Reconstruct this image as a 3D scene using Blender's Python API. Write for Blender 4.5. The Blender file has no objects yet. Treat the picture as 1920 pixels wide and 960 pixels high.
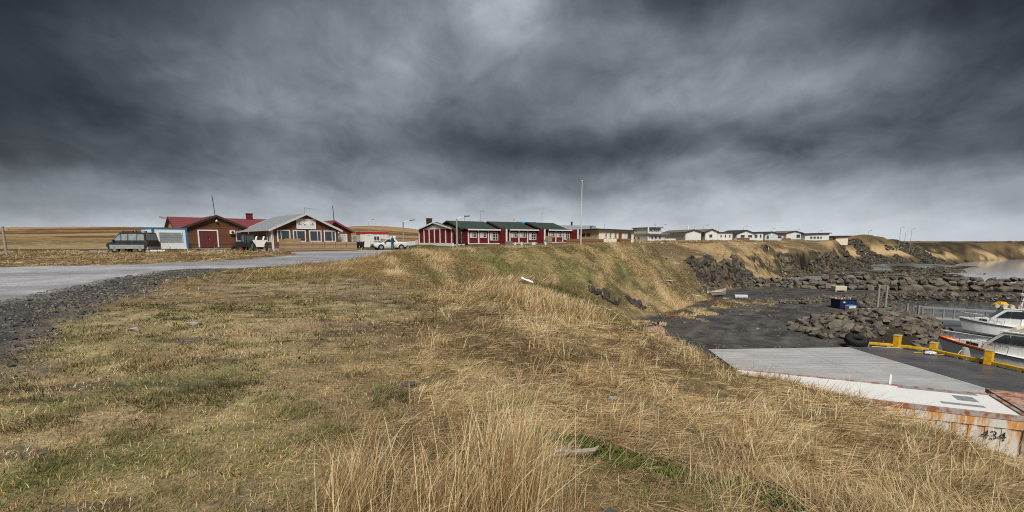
import bpy, bmesh, math, random
import numpy as np
from mathutils import Vector, Matrix
random.seed(7); RS = np.random.RandomState(11)
SC = bpy.context.scene
COL = SC.collection
DENOISE = False
# ------------------------------------------------------------------ camera
EYE = 1.7
F_PX, CX, PY, TILT = 907.0, 960.0, 587.6, math.radians(8.5)
cam_d = bpy.data.cameras.new("camera"); cam = bpy.data.objects.new("camera", cam_d); COL.objects.link(cam)
cam.location = (0, 0, EYE); cam.rotation_euler = (math.radians(90) - TILT, 0, 0)
cam_d.sensor_width = 36.0; cam_d.lens = 36.0 * F_PX / 1920.0
cam_d.shift_y = (PY - 480.0) / 1920.0
cam_d.clip_start = 0.05; cam_d.clip_end = 20000
SC.camera = cam
SC.render.engine = 'CYCLES'
SC.cycles.use_denoising = DENOISE
SC.cycles.pixel_filter_type = 'BLACKMAN_HARRIS'; SC.cycles.filter_width = 1.1
SC.cycles.max_bounces = 5; SC.cycles.diffuse_bounces = 3; SC.cycles.transparent_max_bounces = 6
SC.view_settings.view_transform = 'Standard'; SC.view_settings.look = 'None'
SC.view_settings.gamma = 1; SC.view_settings.exposure = 1.52
# ------------------------------------------------------------------ world: overcast sky with dark cloud
W = bpy.data.worlds.new("World"); SC.world = W; W.use_nodes = True
SUN_EL, SUN_ROT = math.radians(48), math.radians(178)
class NT:
    def __init__(s, tree): s.t = tree; s.n = tree.nodes; s.l = tree.links
    def node(s, typ, ins=None, **kw):
        n = s.n.new(typ)
        for k, v in kw.items(): setattr(n, k, v)
        for k, v in (ins or {}).items():
            sock = n.inputs[k]
            if isinstance(v, bpy.types.NodeSocket): s.l.new(v, sock)
            else: sock.default_value = v
        return n
    def math(s, op, a, b=None, clamp=False, c=None):
        n = s.n.new('ShaderNodeMath'); n.operation = op; n.use_clamp = clamp
        for i, v in enumerate((a, b, c)):
            if v is None: continue
            if isinstance(v, bpy.types.NodeSocket): s.l.new(v, n.inputs[i])
            else: n.inputs[i].default_value = v
        return n.outputs[0]
    def vmath(s, op, a, b=None, out=0):
        n = s.n.new('ShaderNodeVectorMath'); n.operation = op
        for i, v in enumerate((a, b)):
            if v is None: continue
            if isinstance(v, bpy.types.NodeSocket): s.l.new(v, n.inputs[i])
            else: n.inputs[i].default_value = v
        return n.outputs[out]
    def noise(s, vec, scale, detail=4, rough=.55, lac=2.0, dist=0.0):
        n = s.node('ShaderNodeTexNoise', {'Scale': scale, 'Detail': detail, 'Roughness': rough, 'Lacunarity': lac, 'Distortion': dist})
        s.l.new(vec, n.inputs['Vector']); return n.outputs['Fac']
    def maprange(s, v, a, b, c, d, smooth=False):
        n = s.node('ShaderNodeMapRange', {'Value': v, 'From Min': a, 'From Max': b, 'To Min': c, 'To Max': d})
        if smooth: n.interpolation_type = 'SMOOTHSTEP'
        return n.outputs[0]
    def mix(s, f, a, b, blend='MIX'):
        n = s.n.new('ShaderNodeMix'); n.data_type = 'RGBA'; n.blend_type = blend
        for i, v in ((0, f), (6, a), (7, b)):
            if isinstance(v, bpy.types.NodeSocket): s.l.new(v, n.inputs[i])
            elif i == 0: n.inputs[0].default_value = v
            else: n.inputs[i].default_value = (*v[:3], 1)
        return n.outputs[2]
def cloud_world():
    t = NT(W.node_tree); t.n.clear()
    tc = t.node('ShaderNodeTexCoord').outputs['Generated']
    d = t.vmath('NORMALIZE', tc)
    sep = t.node('ShaderNodeSeparateXYZ', {'Vector': d})
    zc = t.math('ADD', t.math('MAXIMUM', sep.outputs['Z'], 0.0), 0.36)
    comb = t.node('ShaderNodeCombineXYZ', {'X': t.math('DIVIDE', sep.outputs['X'], zc), 'Y': t.math('DIVIDE', sep.outputs['Y'], zc), 'Z': 0.0}).outputs[0]
    big = t.noise(comb, 1.0, 4, .5, dist=.5)
    med = t.noise(comb, 2.2, 8, .56, dist=.45)
    fine = t.noise(t.vmath('MULTIPLY', t.vmath('ADD', comb, (3.1, 7.7, 0)), (1.3, .9, 1)), 4.6, 9, .62, dist=.6)
    n = t.math('ADD', t.math('MULTIPLY', big, .30), t.math('MULTIPLY', med, .42))
    n = t.math('ADD', n, t.math('MULTIPLY', fine, .28))
    # the cloud deck: bright and dark masses by compass bearing and height above the horizon, with ragged edges
    wn = t.node('ShaderNodeTexNoise', {'Scale': 4.5, 'Detail': 9, 'Roughness': .58}); t.l.new(d, wn.inputs['Vector'])
    dw = t.vmath('ADD', d, t.vmath('MULTIPLY', t.vmath('SUBTRACT', wn.outputs['Color'], (.5, .5, .5)), (.30, .14, .11)))
    sw = t.node('ShaderNodeSeparateXYZ', {'Vector': dw})
    az = t.math('ARCTAN2', sw.outputs['X'], sw.outputs['Y']); azf = t.maprange(az, math.radians(-60), math.radians(60), 0, 1)
    hyp = t.math('SQRT', t.math('ADD', t.math('MULTIPLY', sw.outputs['X'], sw.outputs['X']), t.math('MULTIPLY', sw.outputs['Y'], sw.outputs['Y'])))
    el = t.math('ARCTAN2', sw.outputs['Z'], hyp)
    ELS = [0, 3.5, 7, 10.5, 14.5, 19, 24, 30]; AZS = [-54 + 6 * k for k in range(19)]
    PXS = [50, 200, 400, 600, 750, 870, 950, 1050, 1180, 1300, 1450, 1600, 1750, 1880]
    ROWS = [(20, [48, 70, 90, 98, 118, 150, 165, 125, 82, 82, 92, 90, 72, 48]), (70, [52, 78, 108, 112, 135, 148, 150, 112, 92, 105, 105, 112, 82, 56]),
            (130, [56, 86, 126, 130, 142, 106, 120, 96, 150, 165, 120, 135, 112, 72]), (200, [56, 88, 112, 132, 128, 102, 104, 108, 132, 126, 122, 130, 122, 86]),
            (280, [70, 80, 98, 110, 94, 72, 68, 72, 80, 84, 104, 88, 94, 86]), (340, [106, 106, 116, 128, 128, 112, 104, 120, 132, 132, 160, 142, 136, 118]), (400, [152, 154, 156, 160, 164, 168, 170, 170, 168, 168, 166, 164, 160, 152]), (450, [176, 180, 184, 186, 188, 190, 190, 190, 188, 186, 184, 182, 178, 170])]
    def sample(azd, eld):
        a, e = math.radians(azd), math.radians(eld); vx, vy, vz = math.cos(e) * math.sin(a), math.cos(e) * math.cos(a), math.sin(e)
        f = vy * math.cos(TILT) - vz * math.sin(TILT); u_ = vy * math.sin(TILT) + vz * math.cos(TILT)
        px, py = CX + F_PX * vx / f, PY - F_PX * u_ / f
        cols = [float(np.interp(px, PXS, r[1])) for r in ROWS]; g = float(np.interp(py, [r[0] for r in ROWS], cols)) / 255.
        lin = ((g + .055) / 1.055) ** 2.4
        return 1.24 * 1.36 * lin ** 1.27 / (2 ** SC.view_settings.exposure * CLOUD_STR)
    val = None
    for k, eld in enumerate(ELS):
        cr = t.n.new('ShaderNodeValToRGB'); t.l.new(azf, cr.inputs[0]); cr.color_ramp.interpolation = 'B_SPLINE'; er = cr.color_ramp
        for q, azd in enumerate(AZS):
            pos = (azd + 60) / 120.; v_ = sample(azd, eld)
            if q == 0: er.elements[0].position = pos; er.elements[1].position = 1.0; er.elements[0].color = (v_, v_, v_, 1); continue
            e_ = er.elements.new(pos); e_.color = (v_, v_, v_, 1)
            if q == len(AZS) - 1: er.elements[len(er.elements) - 1].color = (v_, v_, v_, 1)
        rv = t.math('MULTIPLY', cr.outputs[0], 1.0)
        if val is None: val = rv
        else:
            f = t.maprange(el, math.radians(ELS[k - 1]), math.radians(eld), 0, 1, True)
            val = t.math('ADD', t.math('MULTIPLY', val, t.math('SUBTRACT', 1.0, f)), t.math('MULTIPLY', rv, f))
    amp = t.maprange(el, math.radians(1.5), math.radians(9), .10, .60)
    val = t.math('MULTIPLY', val, t.math('ADD', 1.0, t.math('MULTIPLY', amp, t.maprange(n, .36, .64, -1, 1))))
    val = t.math('MAXIMUM', val, .008)
    tint = t.mix(t.maprange(val, .05, .34, 0, 1), (.89, .99, 1.12), (.92, .99, 1.07))
    colr = t.vmath('MULTIPLY', tint, t.node('ShaderNodeCombineXYZ', {'X': val, 'Y': val, 'Z': val}).outputs[0])
    bg_c = t.node('ShaderNodeBackground', {'Color': colr, 'Strength': CLOUD_STR})
    sky = t.node('ShaderNodeTexSky', sky_type='NISHITA', sun_disc=False, sun_elevation=SUN_EL, sun_rotation=SUN_ROT)
    bg_s = t.node('ShaderNodeBackground', {'Color': sky.outputs[0], 'Strength': 0.05})
    mx = t.node('ShaderNodeMixShader', {0: 0.97}); t.l.new(bg_s.outputs[0], mx.inputs[1]); t.l.new(bg_c.outputs[0], mx.inputs[2])
    out = t.node('ShaderNodeOutputWorld'); t.l.new(mx.outputs[0], out.inputs[0])
CLOUD_STR = 0.58
cloud_world()
sd = bpy.data.lights.new("sun", 'SUN'); sun = bpy.data.objects.new("sun", sd); COL.objects.link(sun)
sd.energy = 1.5; sd.angle = math.radians(22); sd.color = (1.0, .965, .91)
sun.rotation_euler = (math.radians(90) - SUN_EL, 0, math.radians(2))   # broad light from behind the camera
# ------------------------------------------------------------------ pixel -> place helpers (used once, to survey real positions)
def ratio(px, py):
    a, b = (px - CX), (PY - py)
    Y = F_PX * math.cos(TILT) + b * math.sin(TILT)
    return a / Y, (-F_PX * math.sin(TILT) + b * math.cos(TILT)) / Y
def at(px, py, Y):
    u, v = ratio(px, py); return Vector((u * Y, Y, EYE + v * Y))
def onz(px, py, z):
    u, v = ratio(px, py); Y = (z - EYE) / v; return Vector((u * Y, Y, z))
# ------------------------------------------------------------------ noise
def _hash(ix, iy, seed):
    h = (ix.astype(np.int64) * 374761393 + iy.astype(np.int64) * 668265263 + seed * 974634777) & 0xFFFFFFFF
    h = ((h ^ (h >> 13)) * 1274126177) & 0xFFFFFFFF
    h = (h ^ (h >> 16)) & 0xFFFFFFFF
    return h / 4294967295.0
def vnoise(x, y, seed=0):
    ix = np.floor(x); iy = np.floor(y); fx = x - ix; fy = y - iy
    fx = fx * fx * fx * (fx * (fx * 6 - 15) + 10); fy = fy * fy * fy * (fy * (fy * 6 - 15) + 10)
    a = _hash(ix, iy, seed); b = _hash(ix + 1, iy, seed); c = _hash(ix, iy + 1, seed); d = _hash(ix + 1, iy + 1, seed)
    return (a + (b - a) * fx) * (1 - fy) + (c + (d - c) * fx) * fy
def fbm(x, y, scale, seed=0, octs=4, gain=.5):
    v = 0; amp = 1; tot = 0; x = np.asarray(x, float) / scale; y = np.asarray(y, float) / scale
    for o in range(octs):
        xr = x * .8 - y * .6; yr = x * .6 + y * .8
        v = v + amp * vnoise(xr + 17.3 * o, yr - 9.1 * o, seed + o); tot += amp
        x, y = xr * 2.03, yr * 2.03; amp *= gain
    return v / tot
def sst(x, a, b):
    t = np.clip((x - a) / (b - a), 0, 1); return t * t * (3 - 2 * t)
def lerp(a, b, t): return a + (b - a) * t
def poly_sd(x, y, pts, closed=True, attr=None):
    """signed distance (negative inside) and the attribute at the nearest edge point"""
    x = np.asarray(x, float); y = np.asarray(y, float)
    best = np.full(x.shape, 1e18); A = np.zeros(x.shape); ins = np.zeros(x.shape, bool)
    n = len(pts)
    for i in range(n if closed else n - 1):
        x0, y0 = pts[i][:2]; x1, y1 = pts[(i + 1) % n][:2]
        dx, dy = x1 - x0, y1 - y0; L = dx * dx + dy * dy + 1e-12
        t = np.clip(((x - x0) * dx + (y - y0) * dy) / L, 0, 1)
        d = (x - x0 - t * dx) ** 2 + (y - y0 - t * dy) ** 2
        m = d < best; best = np.where(m, d, best)
        if attr is not None: A = np.where(m, attr[i] + (attr[(i + 1) % n] - attr[i]) * t, A)
        if closed and dy != 0:
            c = ((y0 <= y) != (y1 <= y)) & (x < x0 + (y - y0) / dy * dx); ins ^= c
    d = np.sqrt(best); d = np.where(ins, -d, d) if closed else d
    return (d, A) if attr is not None else d
# ------------------------------------------------------------------ terrain height
YARD, SEA = -6.3, -7.1
FOOT = [(26, -80, 9), (18, -20, 9), (14.0, 0, 8.0), (13.4, 6, 7.4), (12.0, 12, 7.2), (11.1, 18, 7.8), (11, 26, 9), (10.4, 33, 10), (7, 37.5, 11), (1.5, 39, 12),
        (2, 41, 11), (7, 45, 10.5), (12.3, 49.5, 10.5), (19, 55, 10), (24, 60, 8), (27.5, 64, 6), (27, 67, 5), (25, 71, 4), (25.5, 76.5, 3.8), (31, 79.5, 4.2), (38, 82.5, 4.4), (44, 88.5, 5),
        (50, 93, 12), (58, 101, 13), (66, 113, 6), (78, 124, 5), (92, 134, 5.5), (104, 143, 9), (112, 158, 17), (128, 168, 18), (150, 175, 22), (170, 186, 22), (200, 205, 22), (240, 224, 24), (300, 250, 25), (500, 330, 30),
        (1500, 700, 60), (4000, 1200, 60), (4000, -80, 10)]
BASIN = [(27.3, 36.6), (29.2, 36), (32.8, 29), (38, 18), (46, 6), (60, -20), (100, -60), (400, -120), (400, 60), (150, 66), (82, 69.5), (60, 72), (51, 69), (47, 63), (45.5, 57), (45, 52.5), (43, 48.3), (38, 43.6), (33.5, 40.2), (29, 37.8)]
BW = [(41, 88), (50, 82.5), (62, 79.5), (81, 77), (110, 74), (160, 70)]        # breakwater boulder wall
def plateau(x, y):
    z = np.interp(y, [0, 20, 32, 46, 66, 90, 130, 200, 320, 2500], [0, 0, .22, .55, .62, .95, 1.75, 2.1, 2.3, 2.5])
    z = z + sst(x, -14, 2) * np.interp(y, [0, 35, 60, 90, 130], [0, .1, .45, .3, 0])
    z = z + sst(-x, 8, 60) * 0
    hill = sst(y, 120, 290) * (1 - sst(x + .12 * y, -45, 45)) * (7.0 + 1.6 * (fbm(x, y, 90, 5, 3) - .5))
    hill = hill + 1.6 * np.exp(-((x + 62) / 22.) ** 2 - ((y - 215) / 35.) ** 2)
    z = z + hill
    z = z - 1.9 * sst(x, 110, 170)
    # far headland humps on the right
    z = z + 2.4 * sst(x, 90, 130) * (fbm(x, y, 15, 81, 4) - .5)
    for cx, cy, s, h in ((138, 192, 20, 2.2), (160, 205, 16, 1.6), (206, 232, 20, 1.2), (262, 250, 16, 1.8), (285, 262, 22, 1.6)):
        z = z + h * np.exp(-((x - cx) ** 2 + (y - cy) ** 2) / (s * s))
    return z
def height(x, y, detail=True):
    x = np.asarray(x, float); y = np.asarray(y, float)
    d, w = poly_sd(x, y, FOOT, True, [p[2] for p in FOOT])
    r = np.hypot(x, y)
    wob = (fbm(x, y, 7, 31, 4) - .5)
    far = sst(r, 60, 90)
    d2 = d + wob * np.minimum(w, 12) * lerp(.22, .5, far)
    P = plateau(x, y)
    rim = np.exp(-np.maximum(d2 - w, 0) / 5.0)
    P = P - .75 * rim * (1 - sst(y, 30, 50))
    # lowland floor
    F = np.full(x.shape, YARD) + .12 * (fbm(x, y, 6, 41) - .5)
    db = poly_sd(x, y, BASIN)
    F = F - sst(-(db - 1.0), 0, 5.5) * 4.2
    # beyond the breakwater: shelf dipping under the sea
    bl = np.interp(x, [p[0] for p in BW], [p[1] for p in BW])
    beyond = sst(y - bl, 1.0, 4.0) * sst(x, 40, 48)
    shelf = -5.95 - 1.0 * sst(x + .10 * (y - 100), 50, 96) + 1.1 * (fbm(x, y * 1.8, 12, 51, 5) - .5) - 4 * sst(x - .62 * (y - 120), 96, 190)
    shelf = shelf + 1.0 * sst(y - .32 * x, 96, 118) * (1 - sst(x, 150, 230))
    F = lerp(F, shelf, beyond)
    seaw = sst(x, 180, 260) * (1 - sst(y - .55 * x, 40, 90)); F = F - seaw * 4
    # riprap mound by the quay and the bank behind it
    mound = 1.45 * np.exp(-(((x - 33) * .86 + (y - 44) * .5) / 7.0) ** 2 - ((-(x - 33) * .5 + (y - 44) * .86) / 3.2) ** 2)
    F = F + mound * sst(x, 22.5, 26) * sst(y, 36.8, 39.5)
    F = F + .55 * np.exp(-((x - 44) / 5.) ** 2 - ((y - 62) / 5.) ** 2)
    F = F + .55 * np.exp(-((x - 25) / 3.4) ** 2 - ((y - 60) / 4.) ** 2)
    t = np.clip(d2 / w, 0, 1)
    steep = 1 - sst(w, 5, 8)
    ps = .66 * sst(t, .02, .75) + .34 * sst(d2 / w, .6, 1.0 + 9.0 / np.maximum(w, 1))
    p = lerp(.45 * t + .55 * t * t * (3 - 2 * t), ps, steep)
    F = np.minimum(F, np.where(d2 > 0, 99, F))
    H = F * (1 - p) + P * p
    H = H + .30 * np.exp(-((x - 6.9) / 1.4) ** 2 - ((y - 9.4) / 1.8) ** 2)
    H = H - .34 * np.exp(-((x - 6.0) / 1.7) ** 2 - ((y - 11.6) / 2.0) ** 2)
    # gully hollow on the near side
    H = H - .75 * np.exp(-((x + 3.9) / 2.0) ** 2 - ((y - 27) / 4.5) ** 2)
    H = H + .35 * np.exp(-((x + 8.5) / 3.0) ** 2 - ((y - 41) / 6) ** 2)
    if detail:
        slope_zone = ((d2 > 0) & (d2 < w)).astype(float)
        grassy = sst(d2, 0, 1.5)
        road = sst(-road_sd(x, y), -1.0, .6)
        yard = 1 - grassy
        H = H + grassy * (1 - road) * (.16 * (fbm(x, y, 2.2, 61, 4) - .5) + .34 * (fbm(x, y, 9, 65, 3) - .5) * sst(r, 4, 12)
                          + .16 * np.maximum(fbm(x, y, .55, 63, 3) - .45, 0) * (1 - sst(r, 25, 50)) * sst(x + .25 * y, -2.5, 1.5))
        H = H + slope_zone * .9 * (fbm(x, y, 3.2, 67, 4) - .5) * sst(r, 12, 25)
        H = H + slope_zone * far * steep * 2.4 * (fbm(x, y, 2.6, 71, 4) - .5)
        H = H + far * grassy * .55 * (fbm(x, y, 14, 73, 4) - .5) * sst(x, 0, 40)
        H = H - road * .05
    return H
def hit(px, py, y0=3.0, step=.12):
    u, v = ratio(px, py); Y = y0 + np.arange(0, 90 / step) * step
    z = height(u * Y, Y); ok = np.nonzero(EYE + v * Y <= z)[0]; i = ok[0] if len(ok) else -1
    return float(u * Y[i]), float(Y[i])
ROAD_NEAR = [(-3.2, -8), (-6.0, 2), (-7.9, 6.5), (-9.7, 9.4), (-12.9, 14.6), (-16.3, 22), (-18, 28.5)]
ROAD = [(-2, -30), (-3.6, -8), (-6.0, 2), (-7.9, 6.5), (-9.7, 9.4), (-12.9, 14.6), (-16.3, 22), (-18, 28.5), (-16.2, 34.5), (-13.6, 41), (-10.6, 48), (-7.2, 55), (-2, 60), (8, 66), (18, 72), (17, 78), (6, 74), (-4, 68), (-12, 66),
        (-14, 62.5), (-24, 57.5), (-33, 57.5), (-36, 61), (-60, 64), (-60, 60.5), (-44, 58), (-44, 54.5), (-30, 53.2), (-22, 49), (-19, 44), (-22, 35.5), (-26.5, 31.6), (-31.5, 29.4), (-50, 26.5), (-90, 24), (-90, -10), (-40, -30)]
def road_sd(x, y):
    n = (fbm(x, y, 3.0, 91, 3) - .5) * 1.1
    return poly_sd(x, y, ROAD) + n

GREENS = []
def survey_greens():
    for px, py, r, a in ((800, 505, 1.6, 1.0), (760, 500, 1.3, .7), (905, 488, 3.2, .9), (950, 500, 2.6, .8), (1010, 520, 2.4, .6), (1060, 545, 2.2, .9), (1080, 500, 2.0, .8), (1045, 575, 1.6, .7), (1170, 500, 1.6, .8), (1190, 480, 2.0, .5), (1000, 480, 2.5, .6), (1250, 520, 1.4, .7),
                         (620, 515, 1.2, .8), (560, 520, 1.5, .8), (1110, 590, 1.4, .7), (250, 640, .7, .6), (130, 760, .6, .7), (300, 720, .8, .6), (420, 700, .8, .7), (100, 890, .35, 1.0), (230, 870, .3, .8)):
        x, y = hit(px, py); GREENS.append((x, y, r, a))
def greens(x, y):
    g = np.zeros(np.shape(x))
    wx = x + 1.0 * (fbm(x, y, 1.6, 151, 3) - .5) * np.clip(y / 12, .2, 2); wy = y + 1.4 * (fbm(x, y, 1.6, 153, 3) - .5) * np.clip(y / 12, .2, 2)
    for gx, gy, r, a in GREENS: g = np.maximum(g, a * np.exp(-((wx - gx) / r) ** 2 - ((wy - gy) / (r * 1.1)) ** 2))
    return g
# ------------------------------------------------------------------ objects, tags, meshes
survey_greens(); print([tuple(round(v, 1) for v in g) for g in GREENS])
def link(o, parent=None):
    COL.objects.link(o)
    if parent is not None: o.parent = parent
    return o
def tag(o, label=None, cat=None, group=None, kind=None):
    for k, v in (('label', label), ('category', cat), ('group', group), ('kind', kind)):
        if v: o[k] = v
    return o
def empty(name, loc, rz=0.0, label=None, cat=None, group=None):
    o = bpy.data.objects.new(name, None); o.location = loc; o.rotation_euler = (0, 0, rz); o.empty_display_size = .2
    link(o); return tag(o, label, cat, group)
def np_mesh(name, V, faces_flat, loop_starts, loop_totals, mat=None, col=None, smooth=False):
    me = bpy.data.meshes.new(name)
    me.vertices.add(len(V)); me.vertices.foreach_set('co', np.ascontiguousarray(V, dtype=np.float32).ravel())
    me.loops.add(len(faces_flat)); me.loops.foreach_set('vertex_index', np.ascontiguousarray(faces_flat, dtype=np.int32))
    me.polygons.add(len(loop_starts)); me.polygons.foreach_set('loop_start', np.ascontiguousarray(loop_starts, dtype=np.int32))
    try: me.polygons.foreach_set('loop_total', np.ascontiguousarray(loop_totals, dtype=np.int32))
    except Exception: pass
    me.update(calc_edges=True)
    me.polygons.foreach_set('use_smooth', np.full(len(loop_starts), smooth, dtype=bool))
    if col is not None:
        a = me.color_attributes.new('Col', 'FLOAT_COLOR', 'POINT')
        c = np.ones((len(V), 4), np.float32); c[:, :3] = col; a.data.foreach_set('color', c.ravel())
    if mat is not None: me.materials.append(mat)
    return me
MATS = {}
def mat(name, color=(.5, .5, .5), rough=.7, metal=0.0, var=.12, scale=3.0, bump=0.0, bscale=20.0, attr=False, kind=None, spec=.3, trans=0.0):
    if name in MATS: return MATS[name]
    m = bpy.data.materials.new(name); m.use_nodes = True; MATS[name] = m
    t = NT(m.node_tree); t.n.clear()
    out = t.node('ShaderNodeOutputMaterial'); b = t.node('ShaderNodeBsdfPrincipled', {'Roughness': rough, 'Metallic': metal, 'Specular IOR Level': spec})
    t.l.new(b.outputs[0], out.inputs[0])
    oc = t.node('ShaderNodeTexCoord').outputs['Object']
    base = t.node('ShaderNodeAttribute', attribute_name='Col').outputs['Color'] if attr else t.node('ShaderNodeRGB').outputs[0]
    if not attr: base.default_value = (*color, 1)
    n1 = t.noise(oc, scale, 4, .6)
    if kind == 'ground':
        n2 = t.noise(oc, 18, 4, .7); n3 = t.noise(oc, 2.2, 4, .6)
        f = t.math('MULTIPLY', t.maprange(n2, .3, .72, .5, 1.5), t.maprange(n3, .3, .7, .75, 1.25))
        n4 = t.noise(oc, .35, 5, .6)
        f = t.math('MULTIPLY', f, t.maprange(n4, .3, .7, .85, 1.15))
        bump = .6; bn = n2
    elif kind == 'gravel':
        n2 = t.noise(oc, 14, 5, .75); n3 = t.noise(oc, .8, 4, .6)
        vor = t.node('ShaderNodeTexVoronoi', {'Scale': 26.0}); t.l.new(oc, vor.inputs['Vector'])
        f = t.math('MULTIPLY', t.maprange(n2, .3, .7, .6, 1.4), t.maprange(n3, .3, .7, .8, 1.22)); bn = n2
        f = t.math('MULTIPLY', f, t.maprange(vor.outputs['Distance'], 0, .6, 1.25, .7))
    elif kind == 'planks':      # horizontal boards
        sp = t.node('ShaderNodeSeparateXYZ', {'Vector': oc})
        ph = t.math('MULTIPLY', sp.outputs['Z'], 7.0); fr = t.math('FRACT', ph); fl = t.math('FLOOR', ph)
        wn = t.node('ShaderNodeTexWhiteNoise', noise_dimensions='1D'); t.l.new(fl, wn.inputs['W'])
        grain = t.noise(t.vmath('MULTIPLY', oc, (1.2, 1.2, 26)), 2.0, 4, .6)
        f = t.math('MULTIPLY', t.maprange(wn.outputs[0], 0, 1, .72, 1.25), t.maprange(grain, .3, .7, .72, 1.28))
        f = t.math('MULTIPLY', f, t.maprange(fr, 0, .1, .45, 1.0)); bn = fr; bump = max(bump, .3)
    elif kind == 'corrugated':  # vertical sheet ribs
        sp = t.node('ShaderNodeSeparateXYZ', {'Vector': oc})
        s = t.math('SINE', t.math('MULTIPLY', t.math('ADD', sp.outputs['X'], sp.outputs['Y']), 30.0))
        f = t.math('MULTIPLY', t.maprange(n1, .3, .7, 1 - var, 1 + var), t.maprange(s, -1, 1, .86, 1.06)); bn = s; bump = max(bump, .3)
    else:
        f = t.maprange(n1, .28, .72, 1 - var, 1 + var); bn = t.noise(oc, bscale, 3, .6) if bump else None
    c = t.vmath('MULTIPLY', base, t.node('ShaderNodeCombineXYZ', {'X': f, 'Y': f, 'Z': f}).outputs[0])
    if kind == 'rock':
        oi = t.node('ShaderNodeObjectInfo').outputs['Random']; oc = t.vmath('ADD', oc, t.node('ShaderNodeCombineXYZ', {'X': t.math('MULTIPLY', oi, 60.0), 'Y': t.math('MULTIPLY', oi, 23.0), 'Z': 0.0}).outputs[0])
        rr = t.maprange(oi, 0, 1, .5, 1.35); c = t.vmath('MULTIPLY', c, t.node('ShaderNodeCombineXYZ', {'X': rr, 'Y': rr, 'Z': rr}).outputs[0])
        n5 = t.noise(oc, 1.1, 4, .6); n6 = t.noise(oc, 9, 4, .7)
        lich = t.maprange(n5, .52, .64, 0, .75, True)
        c = t.mix(lich, c, (.20, .165, .085)); 
        c = t.mix(t.maprange(n6, .45, .75, 0, .55), c, (.27, .255, .235))
        bump = .7; bn = n6
    if kind == 'rust':
        st = t.noise(t.vmath('MULTIPLY', oc, (2.2, 2.2, .22)), 1.5, 5, .62)
        sp = t.node('ShaderNodeSeparateXYZ', {'Vector': oc})
        edge = t.maprange(sp.outputs['Z'], 1.2, 2.7, -.10, .13)
        c = t.mix(t.maprange(t.math('ADD', st, edge), .53, .66, 0, .95, True), c, (.58, .25, .05))
        n7 = t.noise(oc, 9, 4, .7); c = t.mix(t.maprange(n7, .6, .72, 0, .8), c, (.17, .06, .03))
    if kind == 'joints':
        sp = t.node('ShaderNodeSeparateXYZ', {'Vector': oc}); wob = t.math('MULTIPLY', t.noise(oc, .6, 2, .5), .12)
        ln = None
        for ax, spc in (('X', 4.2), ('Y', 5.1)):
            fr = t.math('FRACT', t.math('DIVIDE', t.math('ADD', sp.outputs[ax], wob), spc)); m_ = t.maprange(fr, 0, .012, .45, 1.0); ln = m_ if ln is None else t.math('MULTIPLY', ln, m_)
        st = t.noise(t.vmath('MULTIPLY', oc, (.35, 3.5, 1)), 1.0, 5, .65); st2 = t.noise(oc, 7, 5, .7)
        ln = t.math('MULTIPLY', ln, t.math('MULTIPLY', t.maprange(st, .3, .7, .78, 1.18), t.maprange(st2, .3, .7, .86, 1.12)))
        c = t.vmath('MULTIPLY', c, t.node('ShaderNodeCombineXYZ', {'X': ln, 'Y': ln, 'Z': ln}).outputs[0])
    if kind == 'rusty':
        c = t.mix(t.maprange(t.noise(oc, 3, 5, .65), .42, .6, 0, .95, True), c, (.27, .085, .035))
    t.l.new(c, b.inputs['Base Color'])
    if trans:
        tr = t.node('ShaderNodeBsdfTranslucent'); t.l.new(c, tr.inputs[0])
        mx = t.node('ShaderNodeMixShader', {0: trans}); t.l.new(b.outputs[0], mx.inputs[1]); t.l.new(tr.outputs[0], mx.inputs[2]); t.l.new(mx.outputs[0], out.inputs[0])
    if bump and bn is not None:
        bp = t.node('ShaderNodeBump', {'Strength': bump, 'Distance': .03}); t.l.new(bn, bp.inputs['Height']); t.l.new(bp.outputs[0], b.inputs['Normal'])
    return m
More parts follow.
